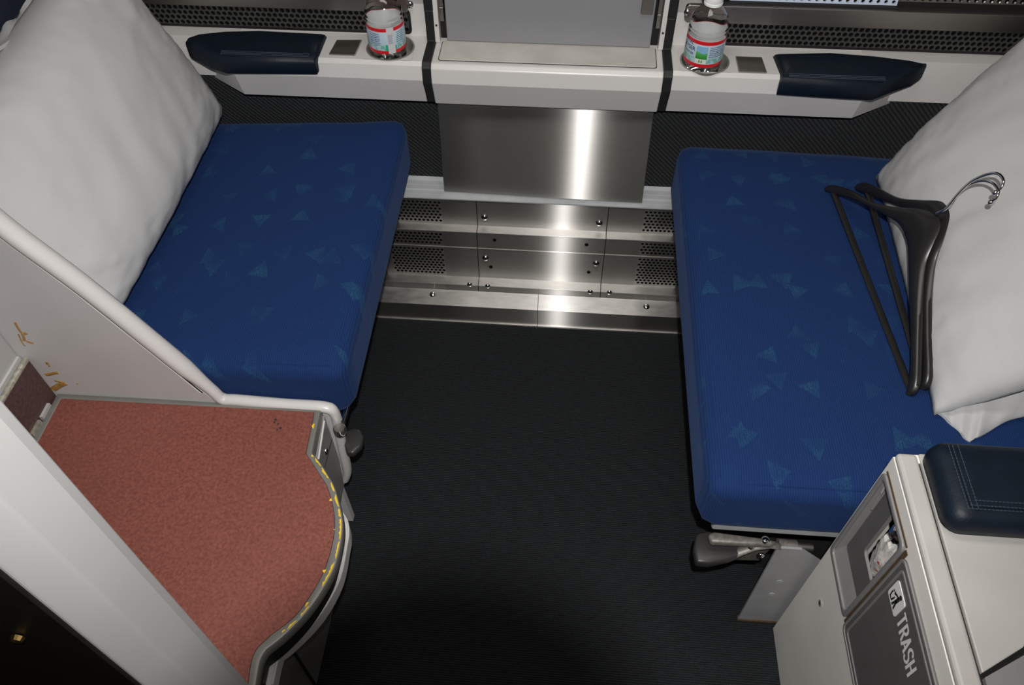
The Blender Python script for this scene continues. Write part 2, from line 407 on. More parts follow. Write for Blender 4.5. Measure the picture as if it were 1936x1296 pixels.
# ------------------------------------------------------------------ heater covers
HY0, HZ = 1.366, (.3254, .249, .2456, .197, .0975, .0936, .072)
PROF = [(1.366, .3254), (1.366, .2490), (1.346, .2456), (1.346, .0975), (1.322, .0936), (1.322, .0690)]
def heater(label, x0, x1, perf=None, group='stainless heater covers along the window wall'):
    t = thing('heater_cover', label, 'heater cover', ((x0+x1)/2, 1.366, .069), group)
    bm = NB()
    segs = []
    xs = [(x0, x1)]
    if perf: xs = [(x0, perf[0]), (perf[1], x1)]
    for a, b in xs:
        if b-a < .002: continue
        for (ya, za), (yb, zb) in zip(PROF[:-1], PROF[1:]):
            bm.faces.new([bm.verts.new(p) for p in ((a, ya, za), (b, ya, za), (b, yb, zb), (a, yb, zb))])
    # side and back returns give the sheet its depth
    for x in (x0, x1):
        bm.faces.new([bm.verts.new((x, y, z)) for y, z in PROF+[(1.40, .069), (1.40, .3254)]])
    bm.faces.new([bm.verts.new(p) for p in ((x0, 1.366, .3254), (x1, 1.366, .3254), (x1, 1.40, .3254), (x0, 1.40, .3254))])
    body = obj('cover_sheet', bm, M['steeldark'], t)
    # bright folded lips on the ledges
    for y, z in ((1.346, .2456), (1.322, .0936)):
        bm = NB(); tube(bm, [(x0, y, z+.0012), (x1, y, z+.0012)], .0014, 8); obj('ledge_lip', bm, M['steelscratch'], t, smooth=40)
    for (ya, za), (yb, zb), nm in (((1.366, .2492), (1.346, .2458), 'ledge'), ((1.346, .0977), (1.322, .0938), 'ledge')):
        bm = NB(); pa = x0 if not (perf and za > .2) else (perf[1] if perf[0] == x0 else x0); pb = x1 if not (perf and za > .2) else (perf[0] if perf[1] == x1 else x1)
        prism(bm, [(pa, ya, za+.0004), (pb, ya, za+.0004), (pb, yb, zb+.0004), (pa, yb, zb+.0004)], (0, 0, .0008)); obj(nm, bm, M['steelscratch'], t)
    # crease
    bm = NB(); tube(bm, [(x0, 1.3458, .197), (x1, 1.3458, .197)], .0013, 6); obj('crease', bm, M['steel'], t)
    if perf:
        a, b = perf; W = b-a; bm = NB()
        rows = [((1.366, .3254), (1.366, .318), None), ((1.366, .318), (1.366, .2555), 1), ((1.366, .2555), (1.366, .249), None),
                ((1.366, .249), (1.346, .2456), 2), ((1.346, .2456), (1.346, .240), None), ((1.346, .240), (1.346, .203), 1), ((1.346, .203), (1.346, .190), None),
                ((1.346, .190), (1.346, .104), 1), ((1.346, .104), (1.346, .0975), None), ((1.346, .0975), (1.322, .0936), None), ((1.322, .0936), (1.322, .069), None)]
        for (ya, za), (yb, zb), k in rows:
            if k is None:
                bm.faces.new([bm.verts.new(p) for p in ((a, ya, za), (b, ya, za), (b, yb, zb), (a, yb, zb))])
            else:
                vv = Vector((0, yb-ya, zb-za)); L = vv.length; vv.normalize()
                perforated(bm, (a, ya, za), (1, 0, 0), vv, W, L, .0098 if k == 1 else .0112, .0036 if k == 1 else .0048, (0, .0012, 0) if k == 1 else (0, .001, -.003))
        obj('perforated_field', bm, M['steel'], t)
        bm = NB(); box(bm, (a, 1.376, .08), (b, 1.378, .32)); obj('dark_backing', bm, M['hole'], t)
    return t
hc = heater('middle stainless heater cover with four domed screws and four bolt holes', -.190, .106)
hl = heater('perforated stainless heater cover beside the seat with no hangers', -.66, -.1915, (-.40, -.271))
hr = heater('perforated stainless heater cover beside the seat with the hangers', .1075, .66, (.186, .32))
for px, py in ((916, 411), (1133, 422)):
    p = P(px, py, y=1.366); link('screw', BIGSCREW, hc, p, FACE)
for px, py in ((918, 488), (1127, 498)):
    p = P(px, py, y=1.346); link('screw', BIGSCREW, hc, p, FACE)
for px, py in ((935, 454), (1109, 463), (928, 505), (1113, 515)):
    p = P(px, py, y=1.346); link('bolt_hole', HOLE, hc, p, FACE)
for px, py, o in ((888, 538, hl), (922, 541, hc), (1116, 552, hc), (1152, 553, hr)):
    p = P(px, py, y=1.322); link('screw', SCREW, o, p, FACE)
# floor kick trim in two lengths
for i, (x0, x1, sx) in enumerate(((-.66, -.0438, (818, 558)), (-.0425, .66, (1222, 581)))):
    t = thing('kick_trim', ('scuffed aluminium kick trim on the floor beside the seat with no hangers', 'scuffed aluminium kick trim on the floor beside the seat with the hangers')[i], 'trim', ((x0+x1)/2, 1.30, 0), 'kick trims under the heater covers')
    bm = NB(); prism(bm, [(x0, 1.2825, 0), (x0, 1.2825, .059), (x0, 1.3215, .0735), (x0, 1.3215, 0)], (x1-x0, 0, 0)); tr = obj('trim_body', bm, M['steel'], t)
    bm = NB(); prism(bm, [(x0, 1.2825, .0592), (x0, 1.3215, .0737), (x0, 1.3215, .0745), (x0, 1.2825, .06)], (x1-x0, 0, 0)); obj('top_face', bm, M['steelscratch'], t)
    bm = NB(); box(bm, (x0, 1.2795, 0), (x1, 1.2825, .004)); obj('bottom_bead', bm, M['steelscratch'], t)
    p = P(*sx, z=.066); link('screw', BIGSCREW, t, (p.x, p.y, .0665), (R_(20), 0, 0))
# white ledge between carpet wall and heater
t = thing('wall_ledge', 'narrow ribbed white ledge along the top of the heater covers', 'ledge', (0, 1.39, .3254))
bm = NB(); prism(bm, [(-.66, 1.364, .3256), (-.66, 1.364, .3285), (-.66, 1.384, .3325), (-.66, 1.386, .336), (-.66, 1.41, .340), (-.66, 1.415, .348), (-.66, 1.415, .3256)], (1.32, 0, 0)); obj('ledge_body', bm, M['whiteledge'], t)
for y, z in ((1.375, .3308), (1.398, .338)):
    bm = NB(); tube(bm, [(-.66, y, z), (.66, y, z)], .0012, 6); obj('rib', bm, M['whiteledge'], t)
# hanging stainless panel under the folded table
bm = NB(); a = R_(-1.3); cx, cy = -.043, 1.376
def rp(x, y, z): return (cx+(x-cx)*_c(a)-(y-cy)*_s(a), cy+(x-cx)*_s(a)+(y-cy)*_c(a), z)
q = [rp(-.2645, 1.376, .3345), rp(.1785, 1.376, .3345), rp(.1735, 1.376, .5765), rp(-.262, 1.376, .5765)]
prism(bm, q, (0, .004, 0))
o = obj('access_panel', bm, M['steel'], None, bevel=.0008, seg=1); meta(o, 'plain brushed stainless panel hanging below the folded table', 'panel')

# ------------------------------------------------------------------ window consoles
def csec(x, s=1.0, dy=0.):
    pr = [(1.360, .5817), (1.341, .640), (1.345, .668), (1.352, .6745), (UPW, .675), (UPW, .60)]
    return [(x, UPW-(UPW-y-dy)*s, z) for y, z in pr]
def console(label, group, xi, xo, xe, sgn, cup, plate, pad_px, xpad):
    t = thing('window_console', label, 'console', ((xi+xo)/2, 1.40, .5845), group)
    # front, bottom and tapered end (open on top)
    bm = NB()
    s0, s1, s2 = csec(xi), csec(xo), csec(xe, .02)
    for a, b in ((s0, s1), (s1, s2)):
        for k in (0, 1, 2, 4, 5):
            j = (k+1) % 6
            bm.faces.new([bm.verts.new(p) for p in (a[k], a[j], b[j], b[k])])
    bm.faces.new([bm.verts.new(p) for p in s0])
    # top with a round cup hole
    cx, cy, cr = cup; y0, y1, z = 1.352, UPW, .675
    z0 = .6745
    h = .045
    xa, xb = cx-h*1.05, cx+h*1.05
    def quad(a, b): bm.faces.new([bm.verts.new(p) for p in ((a, y0, z0), (b, y0, z0), (b, y1, z), (a, y1, z))])
    lo, hi = min(xi, xo), max(xi, xo)
    quad(lo, xa); quad(xb, hi)
    n = 40; rim = []; outp = []
    for k in range(n):
        th = 2*math.pi*(k+.5)/n; ca, sa = _c(th), _s(th)
        rim.append(bm.verts.new((cx+cr*ca, cy+cr*sa, z)))
        m = min(((xb-cx) if ca > 0 else (cx-xa))/max(abs(ca), 1e-6), ((y1-cy) if sa > 0 else (cy-y0))/max(abs(sa), 1e-6))
        outp.append((cx+m*ca, cy+m*sa))
    O = [bm.verts.new((a, b, z)) for a, b in outp]
    for k in range(n):
        l = (k+1) % n; bm.faces.new((O[k], O[l], rim[l], rim[k]))
        if abs(outp[k][0]-outp[l][0]) > 1e-5 and abs(outp[k][1]-outp[l][1]) > 1e-5:
            bm.faces.new((O[k], bm.verts.new((xb if outp[k][0] > cx else xa, y1 if outp[k][1] > cy else y0, z)), O[l]))
    a, b = s1, s2
    bm.faces.new([bm.verts.new(p) for p in (a[3], a[4], b[4], b[3])])
    body = obj('console_body', bm, M['white'], t, smooth=8)
    bm = NB(); lathe(bm, [(cr+.003, .0012), (cr, .0016), (cr-.0015, -.002), (cr-.004, -.019), (0, -.02)], (cx, cy, .675), 40)
    obj('cup_holder', bm, M['trimgrey'], t, smooth=50)
    bm = NB(); pl = [P(*p_, z=.6755) for p_ in plate]
    prism(bm, pl, (0, 0, .0025)); obj('cover_plate', bm, M['sillsteel'], t, bevel=.0012, seg=2)
    # padded armrest
    bm = NB(); lev = (.684, .684, .684, .684, .680, .668, .659, .653, .652, .652, .652, .668)
    outl = [P(*p_, z=z_) for p_, z_ in zip(pad_px, lev)]
    secs = []
    cen = sum(outl, Vector())/len(outl)
    for ins, z in ((.004, .648), (0, .652), (0, .674), (.003, .681), (.008, .6855), (.02, .687), (.03, .687)):
        s = []
        for p_ in outl:
            d = cen-p_; d.z = 0
            d = Vector((math.copysign(min(abs(d.x), ins), d.x), math.copysign(min(abs(d.y), ins), d.y), 0))
            s.append(Vector((p_.x+d.x, min(p_.y+d.y, UPW-.0), z)))
        secs.append(s)
    loft(bm, secs); pad = obj('armrest_pad', bm, M['navy'], t, smooth=60)
    # stitched seams along the front edge and the inner end of the pad
    xin = xpad; ys = min(p_.y for p_ in outl)
    xs_end = sorted(outl, key=lambda p_: p_.y)[:4]; xo2 = sgn*max(p_.x*sgn for p_ in xs_end)
    for k in range(3):
        yy = ys+.0115+k*.0042
        bm = NB(); tube(bm, [(xin+sgn*.008, yy, .6868-.0004*(2-k)), (xo2-sgn*.03, yy, .6868-.0004*(2-k))], .0007, 5); obj('seam', bm, M['stitch'], pad)
    # grille in the panel behind
    gx0, gx1 = sorted((xi+sgn*.036, sgn*1.0)); gz0, gz1 = .684, .7245
    bm = NB(); perforated(bm, (gx0, UPW-.0035, gz0), (1, 0, 0), (0, 0, 1), gx1-gx0, gz1-gz0, .0112, .0046, (0, .003, 0))
    obj('grille', bm, M['grille'], t)
    bm = NB(); box(bm, (gx0-.002, UPW-.0008, gz0-.002), (gx1+.002, UPW+.0002, gz1+.002)); obj('grille_backing', bm, M['hole'], t)
    bm = NB(); rr = rrect(gx0-.004, gx1+.004, gz0-.004, gz1+.004, .008, 4); ri = rrect(gx0+.0005, gx1-.0005, gz0+.0005, gz1-.0005, .005, 4)
    ring(bm, [(a, UPW-.0045, b) for a, b in rr], [(a, UPW-.0045, b) for a, b in ri], (0, .0044, 0)); obj('grille_frame', bm, M['black'], t)
    bm = NB(); box(bm, (gx0-.004, UPW-.006, gz1+.0055), (gx1+.01, UPW, gz1+.0095)); obj('grille_bead', bm, M['white'], t)
    return t
GC = 'white window consoles with padded armrests'
padL = [(617, 62), (500, 56), (420, 57), (372, 62), (354, 72), (353, 90), (368, 108), (398, 128), (425, 138), (500, 139), (600, 140), (606, 110)]
padR = [(1463, 99), (1560, 97), (1660, 104), (1725, 112), (1748, 121), (1749, 132), (1730, 150), (1690, 172), (1650, 189), (1560, 184), (1468, 178), (1474, 150)]
conL = console('white window console with navy armrest beside the bottle with its barcode turned out', GC, -.2785, -.650, -.765, -1, (-.3465, 1.3945, .0440), [(637, 77), (685, 77), (672, 106), (622, 104)], padL, -.483)
conR = console('white window console with navy armrest on the side of the hangers', GC, .1945, .553, .675, 1, (.2555, 1.3875, .0435), [(1390, 108), (1440, 110), (1450, 139), (1396, 137)], padR, .394)

# folded-table unit between the consoles
t = thing('folding_table', 'folded grey table leaf in a white wall box between the consoles', 'table', (-.042, 1.39, .58))
XL, XR = -.2615, .1775
bm = NB(); pr = [(1.358, .5785), (1.337, .637), (1.341, .666), (1.349, .6735), (1.432, .6745), (1.432, .60)]
loft(bm, [[(x, y, z) for y, z in pr] for x in (XL, XR)]); obj('box_front', bm, M['white'], t, bevel=.002, seg=2)
bm = NB(); outl = rrect(XL+.012, XR-.012, 1.357, 1.428, .006, 3); ri = rrect(XL+.0135, XR-.0135, 1.3585, 1.4265, .005, 3)
ring(bm, [(a, b, .6742) for a, b in outl], [(a, b, .6742) for a, b in ri], (0, 0, .0006)); obj('lid_joint', bm, M['darkplastic'], t)
bm = NB(); prism(bm, [(a, b, .674) for a, b in rrect(XL+.0135, XR-.0135, 1.3585, 1.427, .005, 3)], (0, 0, .0022)); obj('lid', bm, plain('lid_dirty_white', (.53, .51, .47), .36, var=.12, scale=14), t, bevel=.001)
bm = NB(); box(bm, (XL+.022, 1.4235, .677), (XR-.024, 1.447, 1.15)); obj('table_leaf', bm, M['greyleaf'], t, bevel=.002)
for s, x in ((-1, XL), (1, XR)):
    a, b = sorted((x+s*.001, x-s*.0085)); bm = NB(); box(bm, (a, 1.4195, .6755), (b, 1.447, 1.15)); obj('side_rail', bm, M['white'], t, bevel=.001)
    a, b = sorted((x-s*.0088, x-s*.0225)); bm = NB(); box(bm, (a, 1.438, .675), (b, 1.446, 1.15)); obj('rail_slot', bm, M['black'], t)
    for z0, z1 in ((.716, .744), (.7455, .80)):
        a, b = sorted((x-s*.0105, x-s*.0185)); bm = NB(); box(bm, (a, 1.425, z0), (b, 1.4375, z1)); obj('hinge_leaf', bm, M['sillsteel'], t, bevel=.001)
    p = (x-s*.004, 1.419, .711); link('screw', disc_mesh('rail_screw', .0022, M['ink']), t, p, FACE)
bm = NB(); box(bm, (XR-.05, 1.416, .748), (XR-.028, 1.4235, .80)); obj('table_latch', bm, M['sillsteel'], t, bevel=.001)
for s, x0, x1 in ((-1, -.2785, -.2615), (1, .1775, .1945)):
    bm = NB(); pr = [(1.3635, .578), (1.336, .636), (1.339, .668), (1.349, .677), (1.4185, .678), (1.4185, .7405), (1.446, .7405), (1.446, .575)]
    loft(bm, [[(x, y, z) for y, z in pr] for x in (x0, x1)]); obj('rubber_gasket', bm, M['black'], t, bevel=.002)
    bm = NB(); box(bm, (x0, 1.4185, .7405), (x1, 1.447, 1.15)); obj('rubber_gasket', bm, M['black'], t)
bm = NB(); box(bm, (XL, 1.447, .58), (XR, 1.46, 1.15)); obj('back_board', bm, M['black'], t)

# stainless window sills
for i, (x0, x1, xe, sc) in enumerate(((-1.03, -.312, 1, (775, 8)), (.211, 1.03, 0, (1300, 23)))):
    t = thing('window_sill', ('stainless window sill over the grille behind the bottle with its barcode turned out', 'stainless window sill over the grille on the side of the hangers')[i], 'sill', ((x0+x1)/2, 1.44, .735), 'stainless sills below the window')
    zb, zt_ = P(1528, 50, y=UPW-.01).z, P(1528, 17, y=UPW-.01).z
    bm = NB(); rr = rrect(x0, x1, zb, zt_, .007, 4); prism(bm, [(a, UPW-.010, b) for a, b in rr], (0, .0095, 0)); obj('sill_face', bm, M['sillsteel'], t, bevel=.001)
    p = P(*sc, y=UPW-.010); link('screw', SCREW, t, p, FACE)
    bm = NB(); box(bm, (x0+.03, UPW-.002, zt_+.0002), (x1, UPW+.05, zt_+.004)); obj('sill_top', bm, M['black'], t)
# perforated strips on the right sill; the pale blue one imitates a window reflection
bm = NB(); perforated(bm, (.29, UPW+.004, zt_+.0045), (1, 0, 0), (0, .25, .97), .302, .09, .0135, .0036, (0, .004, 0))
o = obj('perforated_plate', bm, M['bluelit'], None); meta(o, 'pale blue perforated plate imitating a window reflection above the steel sill', 'plate')
bm = NB(); perforated(bm, (.594, UPW+.020, zt_+.0045), (1, 0, 0), (0, .25, .97), .42, .09, .0135, .0040, (0, .004, 0))
o = obj('perforated_plate', bm, M['sillsteel'], None); meta(o, 'dark perforated plate standing on the steel window sill', 'plate')

# ------------------------------------------------------------------ seats
def cushion_bm(x0, x1, y0, y1, zt, th, r=.03, n=22, under=.02):
    """soft box; zt(x,y) gives the top height"""
    bm = NB(); bmesh.ops.create_cube(bm, size=1)
    bmesh.ops.subdivide_edges(bm, edges=bm.edges, cuts=n, use_grid_fill=True)
    hx, hy, hz = (x1-x0)/2, (y1-y0)/2, th/2
    for v in bm.verts:
        p = Vector((v.co.x*2*hx, v.co.y*2*hy, v.co.z*2*hz))
        q = Vector((max(-hx+r, min(hx-r, p.x)), max(-hy+r, min(hy-r, p.y)), max(-hz+r*.9, min(hz-r, p.z))))
        d = p-q
        if d.length > 1e-9:
            m = max(abs(d.x), abs(d.y), abs(d.z)); p = q+d.normalized()*min(d.length, r) if d.length > r else p
        crown = .008*(1-(p.x/hx)**2)*(1-(p.y/hy)**2) if p.z > 0 else 0
        X, Y = p.x+(x0+x1)/2, p.y+(y0+y1)/2
        zz = zt(X, Y)-th/2+p.z+crown
        if p.z < 0: X += (under if False else 0)
        v.co = (X, Y, zz)
    return bm
def wob(o, amp, sc):
    for v in o.data.vertices: v.co += Vector((0, 0, amp*noise.noise(v.co*sc)))
tL = thing('train_seat', 'blue seat cushion beside the brown step, holding only a pillow', 'seat', (-.60, 1.07, 0), 'facing blue compartment seats')
def zL(x, y):
    a = (x+.335)/(-.50); b = (y-.745)/(1.41-.745)
    return (.490+.022*b)*(1-a)+(.468+.010*b)*a
bm = cushion_bm(-.865, -.333, .745, 1.411, zL, .128); cu = obj('cushion', bm, M['fabric'], tL, smooth=60); wob(cu, .003, 9)
tR = thing('train_seat', 'blue seat cushion beside the trash cabinet, holding a pillow and hangers', 'seat', (.53, 1.0, 0), 'facing blue compartment seats')
def zR(x, y):
    a = (x-.24)/.5; b = (y-.585)/(1.41-.585)
    return (.474+.004*b)*(1-a)+(.478-.012*b)*a
bm = cushion_bm(.236, .865, .583, 1.411, zR, .125); cu = obj('cushion', bm, M['fabric'], tR, smooth=60); wob(cu, .003, 9)
# seam along the top front and near edges
def seam(parent, pts): bm = NB(); tube(bm, pts, .0016, 6); obj('seam', bm, M['fabric'], parent)
for s, tt, xf, xb, y0, zf in ((-1, tL, -.345, -.865, .745, zL), (1, tR, .248, .865, .583, zR)):
    # pan and pedestal
    bm = NB(); a, b = sorted((xf+s*.02, xb)); zz = zf(xf, 1.1)-.138
    box(bm, (a, y0+.012, zz-.012), (b, 1.405, zz+.012)); obj('seat_pan', bm, M['whiteledge'], tt, bevel=.004)
    a, b = sorted((xf+s*.17, xb)); bm = NB(); box(bm, (a, y0+.10, 0), (b, 1.278, zz-.012)); obj('pedestal', bm, M['darkplastic'], tt, bevel=.006)
    # reclined backrest behind the pillow
    bm = NB(); secs = []
    for k, (xx, z) in enumerate(((.895, .38), (.89, .50), (.925, .62), (.975, .80), (1.0, 1.0), (1.01, 1.12), (1.02, 1.16))):
        yy0, yy1 = (.775, 1.405) if s < 0 else (.60, 1.405)
        secs.append([(s*xx, yy0+.02, z), (s*(xx-.012), yy0+.05, z), (s*(xx-.02), (yy0+yy1)/2, z), (s*(xx-.012), yy1-.05, z), (s*xx, yy1-.02, z), (s*1.03, yy1-.005, z), (s*1.03, yy0+.005, z)])
    loft(bm, secs); obj('backrest', bm, M['navyback'], tt, smooth=50)
seam(tL, [(-.352, y_, zL(-.352, y_)-.0045) for y_ in [.775+i*.03 for i in range(21)]])
seam(tR, [(.256, y_, zR(.256, y_)-.0045) for y_ in [.61+i*.03 for i in range(26)]])
seam(tL, [(x_, .761, zL(x_, .76)-.0055) for x_ in [-.36-i*.03 for i in range(17)]])
seam(tR, [(x_, .600, zR(x_, .6)-.0055) for x_ in [.2825+i*.03 for i in range(20)]])
# right seat hardware: two release levers, riveted bracket, leg plate
def lever(parent, pts, z0, z1, m=M['darkplastic'], name='release_lever'):
    bm = NB(); prism(bm, [(p.x, p.y, z0) for p in pts], (0, 0, z1-z0)); return obj(name, bm, m, parent, bevel=.005, seg=3, smooth=50)
def px_out(pts, z): return [P(a, b, z=z) for a, b in pts]
lever(tR, px_out([(1316, 1012), (1340, 1006), (1392, 1024), (1412, 1034), (1404, 1050), (1378, 1060), (1340, 1068), (1316, 1066), (1311, 1040)], .30), .285, .305)
lever(tR, px_out([(1338, 1011), (1350, 1006), (1440, 1018), (1470, 1024), (1460, 1032), (1420, 1031), (1344, 1027)], .33), .318, .332, M['rust'], 'upper_lever')
bm = NB(); prism(bm, [(.306, .585, .30), (.375, .590, .30), (.37, .60, .215), (.325, .598, .215)], (0, .006, 0)); br = obj('lever_bracket', bm, M['rust'], tR, bevel=.001)
bm = NB(); tube(bm, [P(1390, 1046, z=.30), P(1425, 1034, z=.312), P(1455, 1030, z=.32), P(1475, 1034, z=.31)], [.008, .007, .007, .006], 8, flat=.5); obj('lever_arm', bm, M['rust'], tR, smooth=50)
for px, py, z in ((1420, 1033, .316), (1447, 1022, .334)): link('rivet', SCREW, tR, P(px, py, z=z))
link('rivet', SCREW, tR, P(1438, 1050, y=.583), FACE)
bm = NB(); tube(bm, [P(1470, 1030, y=.60), P(1505, 1033, y=.60)], .010, 12); obj('pivot_barrel', bm, M['rust'], tR, smooth=40)
bm = NB(); tube(bm, [P(1505, 1033, y=.60), P(1535, 1036, y=.60)], .0075, 12); obj('pivot_barrel', bm, M['steeldark'], tR, smooth=40)
LY = .578
pts = [P(1470, 1037, y=LY), P(1518, 1037, y=LY), P(1553, 1064, y=LY)]
zt = pts[0].z; x0, x1 = P(1395, 1172, y=LY).x, .47
bm = NB()
oz = [(x0, .002), (x1+.02, .002), (x1+.02, pts[2].z-.02), (pts[2].x, pts[2].z), (pts[1].x, zt), (pts[0].x, zt)]
sl = [(.452, .03), (.474, .03), (.474, .12), (.474, .165), (.462, .165), (.452, .155)]
prismv = [(a, LY, b) for a, b in oz]
ring(bm, prismv, [(a, LY, b) for a, b in sl], (0, .004, 0)); lp = obj('leg_plate', bm, plain('leg_grey', (.36, .36, .37), .4), tR)
for px, py in ((1474, 1100), (1459, 1124)): link('plate_screw', disc_mesh('plate_screw', .0055, M['whiteledge'], .001), tR, P(px, py, y=LY), FACE)
bm = NB(); box(bm, (x0-.002, LY-.003, .0005), (.47, LY+.006, .006)); obj('rusty_foot', bm, M['redrust'], tR)
# left seat hardware
bm = NB(); tube(bm, [P(655, 770, x=-.352), P(647, 800, x=-.352)], .006, 10); obj('chrome_rod', bm, M['chrome'], tL, smooth=40)
bm = NB(); lathe(bm, [(.010, 0), (.011, .004), (.011, .012), (.009, .015)], P(644, 818, x=-.352), 16, closed=True); obj('rod_collar', bm, M['sillsteel'], tL, smooth=40)
lever(tL, px_out([(648, 818), (668, 811), (680, 812), (688, 828), (684, 845), (668, 860), (655, 858), (650, 838)], .30), .288, .304)

# ------------------------------------------------------------------ partition and steps on the left
tP = thing('seat_partition', 'light grey side panel with white rounded edge and brown glue stains', 'partition', (-.80, .74, 0))
PY = .7255
edge = [P(-180, 285, y=PY), P(0, 437, y=PY), P(150, 548, y=PY), P(300, 668, y=PY), P(390, 741, y=PY), P(412, 756, y=PY)]
poly = [(-1.045, PY, .002)] + [(-.392, PY, .002), (-.394, PY, .12), (-.376, PY, .19), (-.366, PY, .30), (-.366, PY, .405), (-.56, PY, .415)] + [(p.x-.008, PY, p.z) for p in edge[::-1][1:]] + [(-.93, PY, 1.2), (-1.045, PY, 1.2)]
bm = NB(); prism(bm, poly, (0, .014, 0)); pan = obj('panel', bm, M['panelgrey'], tP)
path = [(-.92, PY+.006, 1.2)] + [(p.x+.004, PY+.006, p.z+.004) for p in edge[:5]] + [P(420, 754, y=PY+.006), P(450, 757, y=PY+.006), P(540, 765, y=PY+.006), P(612, 770, y=PY+.006), P(632, 781, y=PY+.006), P(640, 812, y=PY+.006), P(648, 850, y=PY+.006), P(656, 888, y=PY+.006), P(652, 905, y=PY+.006)]
sp = smooth_path(path, 5)
bm = NB(); tube(bm, sp, [.0155 if p.z > .5 else max(.0105, .0155-(.5-p.z)*.10) for p in sp], 12, flat=.85, axis=(0, 1, 0)); obj('white_edge', bm, M['white'], tP, smooth=60)
for off, rr_, mm_ in ((.0165, .0016, 'white'), (.0135, .0011, 'black')):
    bm = NB(); tube(bm, [(p.x+.004-off*.86, PY-.0006, p.z+.004-off*.5) for p in edge[:5]], rr_, 6, axis=(0, 1, 0)); obj('edge_bead', bm, M[mm_], tP, smooth=60)
a_, b_ = P(108, 570, y=PY), P(46, 674, y=PY); bm = NB(); tube(bm, [a_, b_], .0006, 5); obj('panel_glint', bm, M['white'], pan)  # thin white line drawn for the flash reflection on the panel
def blob(parent, pts, r, y):
    bm = NB(); tube(bm, smooth_path([P(a, b, y=y) for a, b in pts], 4), r, 7, flat=1); o = obj('glue_stain', bm, M['glue'], parent, smooth=80)
    for v in o.data.vertices: v.co.y = (v.co.y-(y-BASE[parent.name].y))*.15+(y-BASE[parent.name].y)-.0002
for pts, r in (([(28, 610), (37, 625), (44, 635), (46, 645)], .0022), ([(35, 632), (42, 648), (48, 655)], .0014), ([(50, 645), (58, 648), (63, 649)], .0028), ([(45, 632), (50, 630)], .003),
               ([(88, 685), (91, 690)], .0026), ([(91, 692), (95, 693)], .0022), ([(86, 709), (95, 708), (102, 706), (110, 705)], [.0036]*20), ([(103, 720), (112, 722), (122, 724)], .0025), ([(100, 737), (108, 732), (116, 728), (124, 725)], .0058), ([(145, 725), (148, 727)], .0016)):
    blob(pan, pts, r if not isinstance(r, list) else r[0], PY)
# step
tS = thing('step_stool', 'brown-topped boarding step with curved grey edge and chipped yellow paint', 'step', (-.56, .50, 0))
ZS = .41
outpx = [(608, 771), (599, 812), (590, 857), (603, 871), (621, 899), (633, 921), (644, 959), (648.5, 989), (646, 1022), (634, 1071), (609, 1118), (579, 1160), (539, 1201), (504, 1229), (492, 1250), (484, 1296)]
inpx = [(594, 780), (586, 820), (578, 858), (588, 873), (604, 898), (619, 923), (629, 959), (632, 984), (630, 1018), (616, 1071), (591, 1120), (557, 1166), (514, 1200), (486, 1226), (475, 1250), (468, 1296)]
def arc(pp, z, first, last):
    q = [P(*p, z=z) for p in pp]
    head = smooth_path(q[0:3], 3)[:-1]; mid = smooth_path(q[2:14], 4)[:-1]; tail = smooth_path(q[13:], 3)
    return [Vector((first[0], first[1], z))] + head + mid + tail + [Vector((tail[-1].x, .2825, z)), Vector((last[0], last[1], z))]
OUT = arc(outpx, ZS, (-.8335, .7245), (-.8335, .2825)); INN = arc(inpx, ZS, (-.822, .7145), (-.822, .2825))
bm = NB(); n = len(OUT)
ring(bm, [p+Vector((0, 0, -.024)) for p in OUT], [p+Vector((0, 0, -.024)) for p in INN], (0, 0, .025)); obj('tread_rim', bm, M['trimgrey'], tS, bevel=.003, seg=2, smooth=40)
bm = NB(); prism(bm, [p+Vector((0, 0, -.022)) for p in INN], (0, 0, .0225)); obj('tread', bm, M['tread'], tS)
bm = NB(); prism(bm, [Vector((p.x+(.012 if p.x < -.7 else -.014), p.y-.004 if p.y > .7 else p.y, .335)) for p in OUT], (0, 0, .051)); obj('recess_shade', bm, M['black'], tS)  # black body painted as the shadow in the gap under the tread
# lower white fascia band following the curve
bt = [(613, 796), (602, 868), (640, 925), (657, 985), (660, 1010), (657, 1030), (643, 1096), (606, 1163), (557, 1215), (529, 1238), (523, 1262), (516, 1296)]
bq = [P(*p_, x=-.375) for p_ in bt[:2]]
q = [P(*p_, z=.33) for p_ in bt[3:]]
c = smooth_path([Vector((-.335, .59, .33))] + q[0:7], 4) + smooth_path(q[7-1:], 3)[1:]
bm = NB(); pts = c
th = .006
a = [bm.verts.new(p) for p in pts]; b = [bm.verts.new(p-Vector((0, 0, .028))) for p in pts]
inn = [Vector((p.x-.010, p.y-.002, p.z)) for p in pts]
d_ = [bm.verts.new(p) for p in inn]; e_ = [bm.verts.new(p-Vector((0, 0, .028))) for p in inn]
for i in range(len(pts)-1):
    bm.faces.new((a[i], a[i+1], b[i+1], b[i])); bm.faces.new((a[i], d_[i], d_[i+1], a[i+1])); bm.faces.new((d_[i], e_[i], e_[i+1], d_[i+1])); bm.faces.new((b[i], b[i+1], e_[i+1], e_[i]))
obj('fascia_band', bm, M['panelgrey'], tS, smooth=40)
bm = NB(); tube(bm, [p+Vector((-.001, 0, .0005)) for p in pts], .0016, 6); obj('band_highlight', bm, M['white'], tS, smooth=50)
bm = NB(); prism(bm, [Vector((-.83, .70, .304))]+[Vector((p.x-.010, p.y, .304)) for p in pts]+[Vector((-.83, .27, .304))], (0, 0, .030)); obj('band_floor', bm, M['darkplastic'], tS)
bm = NB(); box(bm, (-.83, .2825, .001), (-.392, .70, .304)); bd = obj('step_body', bm, M['trimgrey'], tS, bevel=.004)
bm = NB(); box(bm, (-.3925, .395, .001), (-.389, .399, .304)); obj('body_joint', bm, M['black'], tS)
